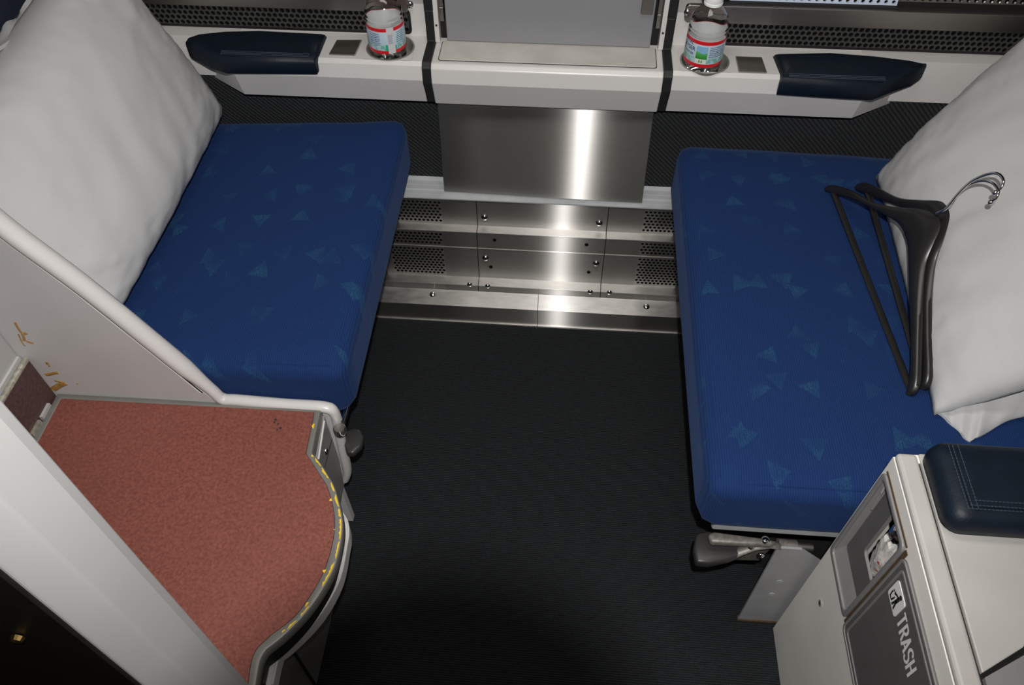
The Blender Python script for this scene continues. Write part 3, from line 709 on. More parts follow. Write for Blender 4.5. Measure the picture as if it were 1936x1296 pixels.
# grey side plate with a screw, under the notch
bm = NB(); prism(bm, [P(613, 796, x=-.376), P(602, 869, x=-.376), Vector((-.376, .62, .30)), P(640, 966, x=-.376), P(650, 915, x=-.376), Vector((-.376, .722, .25)), Vector((-.376, .722, .395))], (-.012, 0, 0)); obj('side_plate', bm, M['bingrey'], tS)
link('screw', SCREW, tS, P(616, 853, x=-.376), (0, R_(90), 0))
bm = NB(); tube(bm, [P(613, 796, x=-.376), P(602, 869, x=-.376)], .0016, 6); obj('plate_edge', bm, M['white'], tS)
a, b = P(640, 807, x=-.3755), P(622, 890, x=-.3755); bm = NB(); tube(bm, [P(628, 830, x=-.3755), P(614, 885, x=-.3755)], .0005, 4); obj('plate_joint', bm, M['black'], tS)
# chipped yellow paint along the rim
def paint(a, b, t0, t1, w, seg=8):
    """thin chip lying on the rim, following OUT between indexes"""
    pass
OE = OUT
def along(f):
    i = int(f); i = max(0, min(len(OE)-2, i)); return OE[i].lerp(OE[i+1], f-i), (OE[i+1]-OE[i]).normalized()
rnd = random.Random(11)
def chip(f0, f1, inset, wd):
    bm = NB(); k = max(2, int((f1-f0)*3)+2); L, Rr = [], []
    for i in range(k):
        p, tdir = along(f0+(f1-f0)*i/(k-1)); nrm = Vector((tdir.y, -tdir.x, 0))
        if nrm.dot(Vector((-.6, .5, 0))-p) < 0: nrm = -nrm
        ww = wd*(.35+.65*rnd.random()) * (.4 if i in (0, k-1) else 1)
        L.append(p+nrm*inset+Vector((0, 0, .0013))); Rr.append(p+nrm*(inset+ww)+Vector((0, 0, .0013)))
    prism(bm, L+Rr[::-1], (0, 0, .0005)); obj('yellow_chip', bm, M['yellow'], tS)
N0 = 7
segs = [(8, 9.2), (10, 12.5), (13, 16), (17.5, 20), (20.6, 23), (23.4, 25.5), (26, 31), (31.3, 34), (34.5, 38.5), (42, 43.8), (44.6, 46.2)]
for f0, f1 in segs:
    if f1 < len(OE)-3: chip(f0, f1, .0022, .0034)
for f, ins, s in ((1.1, .004, .6), (3.4, .005, .6), (21, .010, .5), (36, .010, .5), (41.5, .006, .9), (28.5, .012, .2), (46.5, .004, .6)): chip(f, f+s, ins, .005)
# scuffs on tread
for px, py in ((521, 794), (519, 799), (526, 802), (530, 810), (524, 813)):
    p = P(px, py, z=ZS+.0008); bm = NB(); lathe(bm, [(.0016+.0012*rnd.random(), 0), (.001, .0003)], p, 7, closed=True); obj('scuff', bm, M['ink'], tS)
# upper step on the left
tU = thing('upper_step', 'dark brown step riser with worn metal nosing against the grey panel', 'step', (-.90, .62, 0))
bm = NB(); box(bm, (-1.045, .2825, .001), (-.8375, .7235, .503)); obj('riser', bm, M['riser'], tU)
bm = NB(); box(bm, (-.8425, .2825, .5035), (-.8340, .7235, .512)); obj('nosing', bm, M['nosing'], tU, bevel=.003, seg=2)
bm = NB(); box(bm, (-1.045, .2825, .503), (-.849, .7235, .511)); obj('upper_tread', bm, M['panelgrey'], tU)
for i in range(5):
    y0 = .70-.034*i; bm = NB(); box(bm, (-.8375, y0-.028, ZS-.004), (-.8325, y0, ZS+.006+.002*rnd.random())); obj('worn_strip', bm, M['white2'] if i % 2 == 0 else M['nosing'], tU)
# closet wall beyond the nosing
bm = NB(); box(bm, (-1.045, .2825, .511), (-.853, .7235, 2.0)); o = obj('closet_panel', bm, M['white2'], None); meta(o, 'white closet wall rising above the worn metal nosing', 'closet wall')

# ------------------------------------------------------------------ door post and dark door
tD = thing('door_post', 'blurred off-white door post rising in front of the brown step', 'door post', (-.40, .23, 0))
YJ = .268; xa = P(455, 1296, y=YJ).x
p2 = P(360, 1296, x=xa-.004); p3 = P(272, 1296, x=xa-.022)
bm = NB(); prof = [(xa-.003, YJ+.012), (xa, YJ), (xa-.003, p2.y+.003), (xa-.007, p2.y-.002), (xa-.022, p3.y), (xa-.10, p3.y+.004), (xa-.10, YJ+.012)]
loft(bm, [[(x, y, z) for x, y in prof] for z in (0, 2.0)]); obj('post', bm, M['white2'], tD, bevel=.002, seg=2)
dr = NB(); box(dr, (-1.045, p3.y-.004, .001), (xa-.024, p3.y+.012, 2.0)); o = struct('door_1', dr, M['darkdoor'], 'dark sliding door behind the off-white post')
bm = NB(); pp = P(35, 1205, y=p3.y-.005); lathe(bm, [(.006, 0), (.005, .004), (.001, .005)], (0, 0, 0), 12, closed=True)
bmesh.ops.recalc_face_normals(bm, faces=bm.faces); me = bpy.data.meshes.new('door_stud'); bm.to_mesh(me); bm.free(); me.materials.append(plain('brass', (.5, .33, .12), .3, 1.0)); link('door_stud', me, o, pp, FACE)

# ------------------------------------------------------------------ trash cabinet
tT = thing('trash_cabinet', 'off-white trash cabinet with grey bin door and navy armrest pad', 'cabinet', (.70, .40, 0))
XC, YC, ZC = .442, .5665, .63
def fx(a, b, dx=0): return Vector((XC+dx, a, b))     # point on the aisle face, a = Y, b = Z
bm = NB()
RY0, RY1, RZ0, RZ1 = .4555, .556, .366, .588          # recess hole
DY0, DY1, DZ0, DZ1 = .255, .4445, .352, .588          # bin door
box(bm, (XC, RY1, 0), (XC+.012, YC, ZC-.0118)); box(bm, (XC, .20, RZ1), (XC+.012, RY1, ZC-.0118)); box(bm, (XC, .20, 0), (XC+.012, RY1, RZ0)); box(bm, (XC, .20, RZ0), (XC+.012, RY0, RZ1))
obj('front_panel', bm, M['offwhite'], tT)
bm = NB(); box(bm, (XC+.012, YC-.012, 0), (1.045, YC, ZC-.004)); obj('side_panel', bm, M['offwhite'], tT)
bm = NB(); box(bm, (XC+.012, .20, 0), (1.045, .212, ZC-.004)); obj('side_panel', bm, M['offwhite'], tT)
# rounded top strip
bm = NB(); box(bm, (XC, .20, ZC-.012), (XC+.0255, YC, ZC)); obj('top_strip', bm, M['lidwhite'], tT, bevel=.005, seg=3)
bm = NB(); box(bm, (XC+.0255, .20, ZC-.012), (XC+.0285, YC-.0005, ZC-.006)); obj('top_joint', bm, M['black'], tT)
g0, g1 = P(1842, 1285, z=ZC), P(1936, 1224, z=ZC)
lid = [(XC+.0280, YC), (1.045, YC), (1.045, .40), (g1.x+.06, .40), (g1.x, g1.y+.0), (XC+.0280, g1.y-(g1.x-XC-.0292)*(g1.y-g0.y)/(g1.x-g0.x))]
bm = NB(); prism(bm, [(a, b, ZC-.014) for a, b in lid], (0, 0, .0135)); obj('top_lid', bm, M['lidwhite'], tT, bevel=.0015)
gl = [(a+.002, b-.004) for a, b in lid[::-1][:1]] + [(g1.x+.004, g1.y-.005), (g1.x+.064, .394), (1.045, .394), (1.045, .20), (XC+.0280, .20)]
bm = NB(); prism(bm, [(a, b, ZC-.014) for a, b in gl], (0, 0, .012)); obj('grey_end_cover', bm, M['bingrey'], tT)
bm = NB(); box(bm, (XC+.027, .205, ZC-.03), (1.04, YC-.004, ZC-.0145)); obj('inner_shelf', bm, M['black'], tT)
# pad
bm = NB(); secs = []
for ins, z in ((.006, .632), (.001, .637), (0, .648), (.003, .660), (.010, .667), (.022, .670), (.04, .671)):
    secs.append([(a, b, z) for a, b in rrect(.4665+ins, 1.03-ins, .4525+ins, .5665-ins*.8, max(.004, .020-ins*.4), 5)])
loft(bm, secs); pad = obj('armrest_pad', bm, M['navy'], tT, smooth=60)
stm = bpy.data.meshes.new('stitch'); bm = NB(); tube(bm, [(-.0017, 0, 0), (.0017, 0, 0)], .0006, 5); bm.to_mesh(stm); bm.free(); stm.materials.append(M['stitch'])
for off in (.0, .0045, .011):
    for i in range(20):
        link('stitch', stm, pad, (.4865+off, .553-i*.0043*(1.0)+.0, .6712-.0006*(.011-off)/.011), (0, 0, R_(90)))
    for i in range(24): link('stitch', stm, pad, (.4865+off+i*.0045, .469+off-.0, .6712), (0, 0, 0))
bm = NB(); tube(bm, [(.4893, .5545, .6702), (.4893, .4715, .6702), (.62, .4715, .6702)], .0008, 5); obj('seam', bm, M['navy'], pad)
# recess bezel, well and back plate
ro = rrect(.4515, .5605, .3605, .5935, .010, 6); ri = rrect(RY0+.003, RY1-.003, RZ0+.003, RZ1-.003, .008, 6)
bm = NB(); ring(bm, [fx(a, b, -.0045) for a, b in ro], [fx(a, b, -.0045) for a, b in ri], (.0045, 0, 0)); obj('slot_bezel', bm, M['bingrey'], tT, bevel=.0015, seg=2, smooth=40)
DX = .008
rb = rrect(RY0+.006, RY1-.008, RZ0+.030, RZ1-.006, .006, 6)
bm = NB(); loft(bm, [[fx(a, b, -.001) for a, b in ri], [fx(a, b, DX) for a, b in rb]], cap=False); obj('slot_well', bm, M['bingrey'], tT, smooth=50)
OY0, OY1, OZ0, OZ1 = RY0+.0075, .513, .456, .574
oo = rrect(OY0, OY1, OZ0, OZ1, .008, 6)
bm = NB(); ring(bm, [fx(a, b, DX-.0005) for a, b in rb], [fx(a, b, DX-.0005) for a, b in oo], (.003, 0, 0)); obj('slot_plate', bm, M['bindoor'], tT)
oi = rrect(OY0+.0022, OY1-.0022, OZ0+.0022, OZ1-.0022, .007, 6)
bm = NB(); ring(bm, [fx(a, b, DX-.003) for a, b in oo], [fx(a, b, DX-.003) for a, b in oi], (.004, 0, 0)); obj('opening_rim', bm, M['bingrey'], tT)
for dz in (.045, .062):
    bm = NB(); tube(bm, [fx(.545, .40+dz*2.6, DX-.002-(.006 if dz > .05 else .003)), fx(.551, .575, DX-.005)], .0016, 6); obj('well_rib', bm, M['bingrey'], tT)
bm = NB(); box(bm, (XC+DX+.045, .44, .36), (XC+DX+.05, .556, .60)); obj('bin_interior', bm, M['hole'], tT)
# bin door
do = rrect(DY0, DY1, DZ0, DZ1, .010, 6); di = rrect(DY0+.011, DY1-.011, DZ0+.011, DZ1-.011, .006, 6); dj = rrect(DY0+.014, DY1-.014, DZ0+.014, DZ1-.014, .005, 6)
bm = NB(); prism(bm, [fx(a, b, -.003) for a, b in do], (.0028, 0, 0)); door = obj('bin_door', bm, M['bindoor'], tT, bevel=.0012, seg=2)
bm = NB(); ring(bm, [fx(a, b, -.0044) for a, b in do], [fx(a, b, -.0044) for a, b in rrect(DY0+.004, DY1-.004, DZ0+.004, DZ1-.004, .008, 6)], (.0018, 0, 0)); obj('door_edge', bm, M['bingrey'], door, bevel=.0008)
bm = NB(); ring(bm, [fx(a, b, -.0042) for a, b in di], [fx(a, b, -.0042) for a, b in dj], (.0015, 0, 0)); obj('door_panel_rib', bm, M['bingrey'], door)
bm = NB(); box(bm, (XC-.0012, .4446, .356), (XC-.0002, .4515, .592)); obj('rusty_joint', bm, M['redrust'], tT)
bm = NB(); box(bm, (XC-.0014, .4525, .5935), (XC-.0002, .5585, .5965)); obj('rusty_joint', bm, M['redrust'], tT)
lk = disc_mesh('lock_face', .0055, M['chrome'], .002); kp = P(1552, 1141, x=XC); k = link('lock', lk, tT, kp, (0, R_(-90), 0))
link('keyhole', disc_mesh('keyhole', .0028, M['ink'], .0024), k, kp, (0, 0, 0))
# lettering on the door: T nearest the window, letters upright
def text_mesh(txt, size, m, bold=.0, ext=.0003):
    cu = bpy.data.curves.new('t', 'FONT'); cu.body = txt; cu.size = size; cu.offset = bold; cu.extrude = ext; cu.resolution_u = 3
    o = bpy.data.objects.new('t', cu); C.objects.link(o); bpy.context.view_layer.update()
    me = bpy.data.meshes.new_from_object(o.evaluated_get(bpy.context.evaluated_depsgraph_get())); bpy.data.objects.remove(o); bpy.data.curves.remove(cu)
    me.materials.clear(); me.materials.append(m); return me
T0, T1 = P(1703, 1165, x=XC-.004), P(1720, 1281, x=XC-.004)
LETW = (T0.y-T1.y)/5.0; bm = NB(); lvl = [0]
def stroke(k, pts, w_=.0038, curve=False):
    """one flat ribbon of letter k; points in letter cell units (0..1 wide, 0..1 high)"""
    q_ = [Vector((a*LETW*.84, b*.029)) for a, b in pts]
    if curve: q_ = [Vector((p.x, p.y)) for p in smooth_path([(p.x, p.y, 0) for p in q_], 5)]
    lvl[0] += 1; dx = -.0033-.00006*lvl[0]; L_, R2 = [], []
    for i_, p in enumerate(q_):
        t_ = (q_[min(i_+1, len(q_)-1)]-q_[max(i_-1, 0)]).normalized(); n_ = Vector((-t_.y, t_.x))*w_/2
        for lst, o_ in ((L_, n_), (R2, -n_)):
            a = p+o_; lst.append(Vector((XC+dx, T0.y-(k*LETW)-a.x, .5275-.0012*k+a.y)))
    for i_ in range(len(q_)-1):
        bm.faces.new([bm.verts.new(v) for v in (L_[i_], L_[i_+1], R2[i_+1], R2[i_])])
stroke(0, [(0, .93), (1, .93)]); stroke(0, [(.5, .90), (.5, 0)])
stroke(1, [(.15, 1), (.15, 0)]); stroke(1, [(.2, .93), (.6, .93), (.85, .83), (.85, .63), (.6, .5), (.2, .5)], curve=True); stroke(1, [(.5, .5), (.95, 0)])
stroke(2, [(.05, 0), (.5, 1)]); stroke(2, [(.5, 1), (.95, 0)]); stroke(2, [(.22, .3), (.78, .3)], .0032)
stroke(3, [(.92, .80), (.75, .93), (.35, .94), (.1, .78), (.25, .56), (.7, .46), (.92, .25), (.7, .07), (.3, .06), (.06, .2)], curve=True)
stroke(4, [(.12, 1), (.12, 0)]); stroke(4, [(.9, 1), (.9, 0)]); stroke(4, [(.15, .5), (.88, .5)])
o = obj('lettering', bm, M['letter'], door); o['label'] = 'white word TRASH'
# pictogram plate
py0, py1, pz0, pz1 = .393, .4265, .524, .561
bm = NB(); prism(bm, [fx(a, b, -.0042) for a, b in rrect(py0, py1, pz0, pz1, .004, 5)], (.0011, 0, 0)); pic = obj('pictogram_plate', bm, M['letter'], door); pic['label'] = 'white litter pictogram'
def bar(pts, w_):
    bm = NB(); 
    for (a, b), (c_, d) in zip(pts[:-1], pts[1:]):
        va = Vector((a, b)); vb = Vector((c_, d)); t_ = (vb-va).normalized(); nn = Vector((-t_.y, t_.x))*w_/2; va -= t_*w_*.3; vb += t_*w_*.3
        # u: 0..1 towards the near side, v up
        def mp(p): return fx(py1-(py1-py0)*p.x, pz0+(pz1-pz0)*p.y, -.0046)
        prism(bm, [mp(va+nn), mp(vb+nn), mp(vb-nn), mp(va-nn)], (.0006, 0, 0))
    return bm
figure = [([(.62, .70), (.60, .46)], .15), ([(.60, .48), (.70, .12)], .09), ([(.58, .48), (.52, .12)], .09), ([(.60, .68), (.42, .62), (.32, .52)], .08), ([(.16, .42), (.20, .14), (.38, .14), (.42, .42)], .06), ([(.18, .54), (.22, .50)], .06), ([(.30, .60), (.33, .55)], .05)]
for pts, w_ in figure: obj('pictogram_mark', bar(pts, w_), M['ink'], pic)
link('pictogram_mark', disc_mesh('pictogram_head', .0032, M['ink'], .0005), pic, fx(py1-(py1-py0)*.64, pz0+(pz1-pz0)*.85, -.0042), (0, R_(-90), 0))

# crumpled bag in the bin opening
def crumple(center, rad, seed, n=26):
    bm = NB(); bmesh.ops.create_uvsphere(bm, u_segments=n, v_segments=n//2+4, radius=1)
    for v in bm.verts:
        d = v.co.normalized(); k = 1+.30*noise.noise(d*2.1+Vector((seed, 0, 0)))+.22*abs(noise.noise(d*5.3+Vector((0, seed, 0))))
        v.co = Vector((center[0]+d.x*rad[0]*k, center[1]+d.y*rad[1]*k, center[2]+d.z*rad[2]*k))
    return bm
o = obj('trash_bag', crumple((XC+DX+.007, .4855, .505), (.012, .0205, .047), 3.1), M['bag'], None, smooth=25); meta(o, 'crumpled clear plastic bag with red print inside the bin opening', 'bag')
o = obj('plastic_wrap', crumple((XC+DX+.002, .488, .558), (.009, .012, .010), 8.7, 18), M['chrome'], None, smooth=20); meta(o, 'small shiny crumpled wrapper on top of the printed bag', 'wrapper')

# ------------------------------------------------------------------ pillows
def pillow(name, label, A, B, D, E, T, seed, nx=64, ny=52, pinch=.05, sag=None):
    """A,B bottom corners, D,E top corners (D above A); T thickness"""
    A, B, D, E = map(Vector, (A, B, D, E))
    t = thing(name, label, 'pillow', ((A+B)/2), 'white bed pillows on the seats')
    nrm = (B-A).cross(D-A).normalized()
    bm = NB(); cen = (A+B+D+E)/4
    def pos(u, v, side):
        k = 1-pinch*(1-v*v) if True else 1; k2 = 1-pinch*(1-u*u)
        uu, vv = u*(1-pinch*(1-v*v)*abs(u)**3), v*(1-pinch*(1-u*u)*abs(v)**3)
        p = (A*(1-uu)*(1-vv)+B*(1+uu)*(1-vv)+D*(1-uu)*(1+vv)+E*(1+uu)*(1+vv))/4
        e = max(0, (1-abs(u)**2.6))*max(0, (1-abs(v)**2.6))
        th = T*.5*e**.48*(1+.12*noise.noise(Vector((u*1.3+seed, v*1.3, 0))))
        if sag: th *= 1+sag*(-v)*.5
        q = Vector((u*2.0+seed, v*2.0, seed*.3))
        wr = .006*(1-abs(noise.noise(q*1.1+Vector((noise.noise(q)*.8, 0, 0))))*2.2)*(.3+.7*(1-e))
        wr += .0028*noise.noise(Vector((u*7+seed*2+2*v, v*2.1, 4)))*min(1, e*3)
        ew = .004*noise.noise(Vector((u*14+seed, v*14, 1)))*(1-e)
        return p+nrm*side*(th+(wr if e > .02 else 0)*min(1, e*4))+nrm*ew
    for side in (1, -1):
        g = [[bm.verts.new(pos(-1+2*i/nx, -1+2*j/ny, side)) for j in range(ny+1)] for i in range(nx+1)]
        for i in range(nx):
            for j in range(ny): bm.faces.new((g[i][j], g[i+1][j], g[i+1][j+1], g[i][j+1]))
    bmesh.ops.remove_doubles(bm, verts=bm.verts, dist=.0004)
    o = obj('pillow_body', bm, M['cloth'], t, smooth=180)
    return t, pos, nrm
def hem(t, pts_in, pts_out, seed, th=.006, amp=.008):
    """loose open end of the pillowcase: a thin double cloth band"""
    bm = NB(); n = 40; k = 7; rows = []
    a = smooth_path(pts_in, 10); b = smooth_path(pts_out, 10); m = min(len(a), len(b))
    for i in range(m):
        row = []
        for j in range(k):
            p = a[i].lerp(b[i], j/(k-1)); wv = amp*noise.noise(Vector((i*.16+seed, j*.25, seed)))*(j/(k-1)*.8+.2)
            row.append(p+Vector((0, 0, wv)))
        rows.append(row)
    top = [[bm.verts.new(p+Vector((0, 0, th/2))) for p in r_] for r_ in rows]; bot = [[bm.verts.new(p-Vector((0, 0, th/2))) for p in r_] for r_ in rows]
    for i in range(m-1):
        for j in range(k-1):
            bm.faces.new((top[i][j], top[i+1][j], top[i+1][j+1], top[i][j+1])); bm.faces.new((bot[i][j], bot[i][j+1], bot[i+1][j+1], bot[i+1][j]))
        bm.faces.new((top[i][0], bot[i][0], bot[i+1][0], top[i+1][0])); bm.faces.new((top[i][-1], top[i+1][-1], bot[i+1][-1], bot[i][-1]))
    bm.faces.new([top[0][j] for j in range(k)]+[bot[0][j] for j in range(k-1, -1, -1)]); bm.faces.new([top[-1][j] for j in range(k)]+[bot[-1][j] for j in range(k-1, -1, -1)])
    return obj('pillowcase_hem', bm, M['cloth'], t, smooth=70)
pL, posL, nL = pillow('pillow', 'plump white pillow leaning on the seat beside the brown step', (-.735, 1.415, .500), (-.745, .765, .490), (-.885, 1.405, .875), (-.95, .80, .775), .19, 2.3)
hem(pL, [P(130, 15, x=-.905), P(85, 40, x=-.905), P(40, 66, x=-.905), P(-30, 112, x=-.905)], [P(100, -30, x=-.945), P(62, -2, x=-.945), P(30, 32, x=-.945), P(0, 66, x=-.945), P(-40, 100, x=-.945)], 5.0, .006, .012)
pR, posR, nR = pillow('pillow', 'white pillow lying under the hangers with a loose open pillowcase end', P(1766, 786, z=.486), P(1655, 334, z=.488), (.95, .74, .74), (.90, 1.43, .84), .145, 7.9, pinch=.015)
hem(pR, [(.61, .80, .487), (.63, .80, .495), (.66, .80, .505), (.69, .80, .515), (.74, .805, .54), (.80, .81, .57), (.88, .82, .63)], [P(1772, 780, z=.486), P(1800, 800, z=.486), P(1829, 831, z=.484), P(1848, 829, z=.485), P(1900, 799, z=.486), P(1936, 788, z=.49), P(2000, 770, z=.50)], 2.0, .005, .006)


# ------------------------------------------------------------------ hangers
def hanger(label, T1, T2, N, outer, inner, bar, hook, dn, hk0):
    """planar suit hanger in the plane of T1,T2,N (3D)"""
    n = (T2-T1).cross(N-T1).normalized()
    if n.z < 0: n = -n
    t = thing('coat_hanger', label, 'hanger', (T1+T2)/2, 'black coat hangers on the seat')
    up = [ray_plane(a, b, T1, n) for a, b in outer]; dn_ = [ray_plane(a, b, T1, n) for a, b in inner]
    oo = smooth_path(up, 6); ii = smooth_path(dn_, 6)
    m = min(len(oo), len(ii)); bm = NB(); rows = []
    for i in range(m):
        f0 = i/(m-1); A_ = oo[round(f0*(len(oo)-1))]; B_ = ii[round(f0*(len(ii)-1))]
        hw = (A_-B_).length
        th = .0075
        row = [A_-n*.001*0+n*0, A_.lerp(B_, .12)+n*th*.75, A_.lerp(B_, .35)+n*th, A_.lerp(B_, .75)+n*th*.9, A_.lerp(B_, .92)+n*th*.6, B_, A_.lerp(B_, .9)-n*th*.6, A_.lerp(B_, .5)-n*th, A_.lerp(B_, .1)-n*th*.6]
        rows.append(row)
    loft(bm, rows); obj('shoulder', bm, M['blackplastic'], t, smooth=50)
    b0, b1 = [ray_plane(a, b, T1, n) for a, b in bar]
    bm = NB(); tube(bm, [b0.lerp(b1, k/8) for k in range(9)], .0062, 8, flat=.8); obj('trouser_bar', bm, M['blackplastic'], t, smooth=50)
    hp = smooth_path([ray_plane(a, b, T1, n)+n*.004 for a, b in hook], 6)
    bm = NB(); tube(bm, hp, .0023, 8); hk = obj('hook', bm, M['chrome'], t, smooth=60)
    bm = NB(); bmesh.ops.create_uvsphere(bm, u_segments=10, v_segments=8, radius=.0042); bmesh.ops.translate(bm, vec=hp[-1], verts=bm.verts); obj('hook_tip', bm, M['chrome'], hk, smooth=60)
    return t
T1, T2 = P(1570, 360, z=.492), P(1731, 744, z=.492); N = P(1772, 395, z=.650)
hanger('black plastic coat hanger lying uppermost of the pair on the pillow', T1, T2, N,
       [(1563, 356), (1575, 350), (1610, 360), (1655, 384), (1700, 392), (1745, 396), (1764, 404), (1777, 418), (1776, 436), (1764, 462), (1750, 500), (1744, 560), (1742, 640), (1740, 715), (1733, 742), (1722, 750)],
       [(1566, 364), (1580, 368), (1610, 377), (1648, 394), (1682, 412), (1697, 422), (1706, 434), (1710, 444), (1714, 456), (1717, 476), (1719, 510), (1721, 560), (1724, 630), (1724, 690), (1720, 725), (1718, 744)],
       [(1577, 366), (1722, 738)], [(1774, 406), (1792, 396), (1812, 372), (1836, 348), (1868, 332), (1890, 330), (1901, 342), (1897, 356), (1886, 366)], 0, 0)
T1b, T2b = P(1628, 352, z=.496), P(1757, 734, z=.500); Nb = P(1786, 392, z=.646)
hanger('black plastic coat hanger tucked under the upper one', T1b, T2b, Nb,
       [(1621, 352), (1634, 345), (1662, 356), (1700, 374), (1740, 378), (1775, 380), (1788, 388), (1795, 402), (1794, 420), (1784, 452), (1768, 494), (1760, 560), (1760, 640), (1762, 700), (1757, 728), (1748, 738)],
       [(1624, 362), (1638, 368), (1662, 376), (1692, 388), (1714, 398), (1726, 406), (1734, 418), (1738, 432), (1740, 448), (1742, 470), (1742, 510), (1743, 560), (1746, 630), (1748, 680), (1746, 715), (1744, 734)],
       [(1640, 360), (1746, 726)], [(1788, 400), (1803, 388), (1818, 366), (1838, 350), (1862, 343), (1882, 348), (1892, 362), (1888, 376), (1878, 384)], 0, 0)

# ------------------------------------------------------------------ bottles
LABELR = .0358
def label_mat(kind):
    m, t, b = nt('bottle_label_%d' % kind)
    tc = t.nodes.new('ShaderNodeTexCoord'); sp = t.nodes.new('ShaderNodeSeparateXYZ'); t.links.new(tc.outputs['Object'], sp.inputs[0])
    X, Y, Z = sp.outputs
    ang = mth(t, 'ARCTAN2', X, mth(t, 'MULTIPLY', Y, -1.0))       # 0 faces -Y, + to the right
    z0, z1 = .0305, .0815
    zz = mth(t, 'DIVIDE', mth(t, 'SUBTRACT', Z, z0), z1-z0)
    def rng(v, a, b_): return mth(t, 'MULTIPLY', mth(t, 'GREATER_THAN', v, a), mth(t, 'LESS_THAN', v, b_))
    col = ramp(t, zz, [(.2, (.40, .52, .58)), (.8, (.52, .63, .72))])
    # pale green landscape wash low on the label
    nz = tnoise(t, coords(t), 160, 2); wash = mth(t, 'MULTIPLY', rng(zz, .14, .34), mth(t, 'GREATER_THAN', nz, .5))
    col = mixc(t, wash, col, (.16, .42, .34))
    # fine print rows
    rows = mth(t, 'GREATER_THAN', mth(t, 'FRACT', mth(t, 'MULTIPLY', zz, 14)), .5)
    nx_ = tnoise(t, coords(t, (1400, 1400, 250)), 1, 1)
    ink = mth(t, 'MULTIPLY', rows, mth(t, 'GREATER_THAN', nx_, .42))
    if kind == 1:
        col = mixc(t, mth(t, 'MULTIPLY', ink, mth(t, 'MULTIPLY', rng(ang, .12, 1.0), rng(zz, .38, .80))), col, (.05, .09, .22))
        pic_ = mth(t, 'MULTIPLY', rng(ang, -.56, .04), rng(zz, .32, .80))
        hill = mth(t, 'ADD', .56, mth(t, 'MULTIPLY', mth(t, 'SINE', mth(t, 'MULTIPLY', ang, 9)), .03))
        pcol = mixc(t, mth(t, 'LESS_THAN', zz, hill), (.22, .42, .62), ramp(t, zz, [(.32, (.02, .20, .03)), (.58, (.10, .42, .10))]))
        col = mixc(t, pic_, col, pcol)
        col = mixc(t, mth(t, 'MULTIPLY', rng(ang, -.56, .04), rng(zz, .14, .32)), col, (.62, .66, .60))
        col = mixc(t, mth(t, 'MULTIPLY', mth(t, 'ADD', rng(ang, -.36, -.29), rng(ang, -.24, -.17)), rng(zz, .18, .28)), col, (.12, .26, .02))
        red = mth(t, 'ADD', mth(t, 'LESS_THAN', zz, .13), mth(t, 'GREATER_THAN', zz, .86))
        col = mixc(t, red, col, (.58, .012, .018))
    else:
        col = mixc(t, mth(t, 'MULTIPLY', ink, mth(t, 'MULTIPLY', rng(ang, -.75, -.12), rng(zz, .34, .80))), col, (.05, .09, .22))
        red = mth(t, 'ADD', mth(t, 'LESS_THAN', zz, .13), mth(t, 'GREATER_THAN', zz, .86))
        col = mixc(t, red, col, (.58, .012, .018))
        col = mixc(t, mth(t, 'MULTIPLY', rng(ang, .12, .25), rng(zz, .12, .36)), col, (.03, .33, .22))
        col = mixc(t, rng(ang, .25, .64), col, (.56, .56, .57))
        bars = mth(t, 'GREATER_THAN', mth(t, 'FRACT', mth(t, 'MULTIPLY', zz, 22)), .55)
        col = mixc(t, mth(t, 'MULTIPLY', bars, mth(t, 'MULTIPLY', rng(ang, .30, .54), rng(zz, .38, .74))), col, (.2, .24, .34))
        col = mixc(t, mth(t, 'MULTIPLY', ink, mth(t, 'MULTIPLY', rng(ang, .75, 1.25), rng(zz, .34, .80))), col, (.08, .2, .3))
        col = mixc(t, mth(t, 'MULTIPLY', rng(ang, .64, .74), rng(zz, .14, .3)), col, (.05, .38, .25))
    t.links.new(col, b.inputs['Base Color']); b.inputs['Roughness'].default_value = .35
    return m
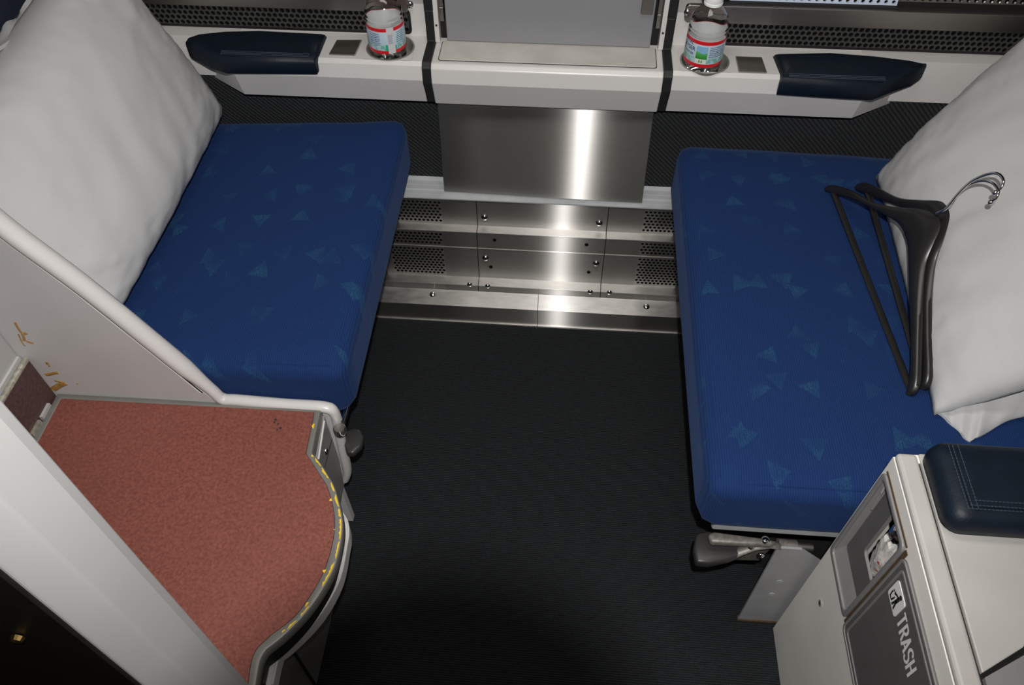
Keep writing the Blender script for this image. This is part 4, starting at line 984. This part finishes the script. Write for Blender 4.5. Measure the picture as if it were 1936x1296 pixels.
def bottle(label, c, kind):
    t = thing('water_bottle', label, 'bottle', c, 'water bottles in the console cup holders')
    B = Vector(c)
    prof = [(0, .004), (.012, .002), (.022, 0), (.030, .0025), (.0335, .009), (.034, .014), (.0325, .017), (.034, .020), (.0348, .028), (.0348, .084), (.0345, .087), (.0335, .0885), (.0352, .091), (.0355, .094), (.0338, .0965), (.0348, .0995), (.0345, .104), (.0325, .111), (.028, .119), (.021, .127), (.0155, .132), (.0135, .135), (.0135, .146)]
    bm = NB(); lathe(bm, prof, B, 56, closed=True)
    for v in bm.verts:        # flutes on the shoulder and the foot
        z = v.co.z-B.z; dx, dy = v.co.x-B.x, v.co.y-B.y; th = math.atan2(dy, dx)
        if .100 < z < .126: k = 1+.022*math.cos(7*th); v.co.x = B.x+dx*k; v.co.y = B.y+dy*k
        if .006 < z < .022: k = 1+.02*math.cos(10*th); v.co.x = B.x+dx*k; v.co.y = B.y+dy*k
    obj('bottle_body', bm, M['bottle'], t, smooth=40)
    bm = NB(); lathe(bm, [(.0350, .0815), (.0350, .0305), (LABELR, .0305), (LABELR, .0815)], B, 64); 
    for f in bm.faces:
        cc = f.calc_center_median()-B
        if math.hypot(cc.x, cc.y) < (.0350+LABELR)/2-.0002: f.material_index = 1
    lb = obj('paper_label', bm, [label_mat(kind), M['capwhite']], t, smooth=40)
    bm = NB(); lathe(bm, [(.0138, .136), (.0168, .136), (.0168, .140), (.0158, .1405), (.0162, .142), (.0160, .157), (.0148, .160), (.0, .1605)], B, 40)
    for v in bm.verts:
        z = v.co.z-B.z; dx, dy = v.co.x-B.x, v.co.y-B.y; th = math.atan2(dy, dx)
        if .1415 < z < .158: k = 1+.02*math.cos(36*th); v.co.x = B.x+dx*k; v.co.y = B.y+dy*k
    obj('cap', bm, M['capwhite'], t, smooth=30)
    def wrap(txt, size, z, a_end, m, name='print'):
        me = text_mesh(txt, size, m, size*.02, 0)
        xm = max(v.co.x for v in me.vertices); bm = NB(); bm.from_mesh(me)
        r_ = bmesh.ops.subdivide_edges(bm, edges=[e for e in bm.edges if e.calc_length() > .002], cuts=2)
        for v in bm.verts:
            a = a_end-(xm-v.co.x)/LABELR; rr = LABELR+.0002
            v.co = Vector((B.x+rr*math.sin(a), B.y-rr*math.cos(a), B.z+z+v.co.y))
        bmesh.ops.triangulate(bm, faces=bm.faces); o = obj('label_lettering', bm, m, lb)
    if kind == 1:
        blue = M['inkblue']
        wrap('CRYSTAL', .0085, .0705, -.78, blue); wrap('GEYSER', .0105, .0600, -.62, blue); wrap('SPRING WATER', .0062, .0515, -.70, blue)
    return t
M['inkblue'] = plain('ink_blue', (.015, .03, .12), .5)
bottle('clear water bottle with barcode side of its red and blue label showing', (-.3495, 1.3885, .6555), 0)
bottle('clear water bottle with green landscape picture on its label', (.2495, 1.3815, .6555), 1)

# ------------------------------------------------------------------ the photographer's camera (throws the round shadow on the carpet)
tC = thing('photo_camera', 'black camera with raised flash held above the doorway', 'camera', CAM-FW*.13)
def cp(r_, u_, f_): return CAM+RT*r_+UP*u_+FW*f_
bm = NB(); n = 40; rows = []
for rad, f_ in ((.035, -.10), (.035, .040), (.0335, .040), (.0335, .02), (.030, -.02), (.030, -.095)):
    rows.append([cp(rad*_c(2*math.pi*k/n), rad*_s(2*math.pi*k/n), f_) for k in range(n)])
loft(bm, rows, cap=False); obj('lens_barrel', bm, M['black'], tC, smooth=40)
def obox(r0, r1, u0, u1, f0, f1):
    bm = NB(); v = box(bm, (r0, u0, f0), (r1, u1, f1))
    for q_ in bm.verts: q_.co = cp(*q_.co)
    return bm
obj('camera_body', obox(-.07, .07, -.05, .045, -.165, -.1005), M['black'], tC, bevel=.006)
obj('flash_head', obox(-.016, .04, .062, .088, -.125, -.100), M['black'], tC, bevel=.003)
obj('flash_arm', obox(-.010, .034, .0445, .064, -.16, -.115), M['black'], tC, bevel=.002)
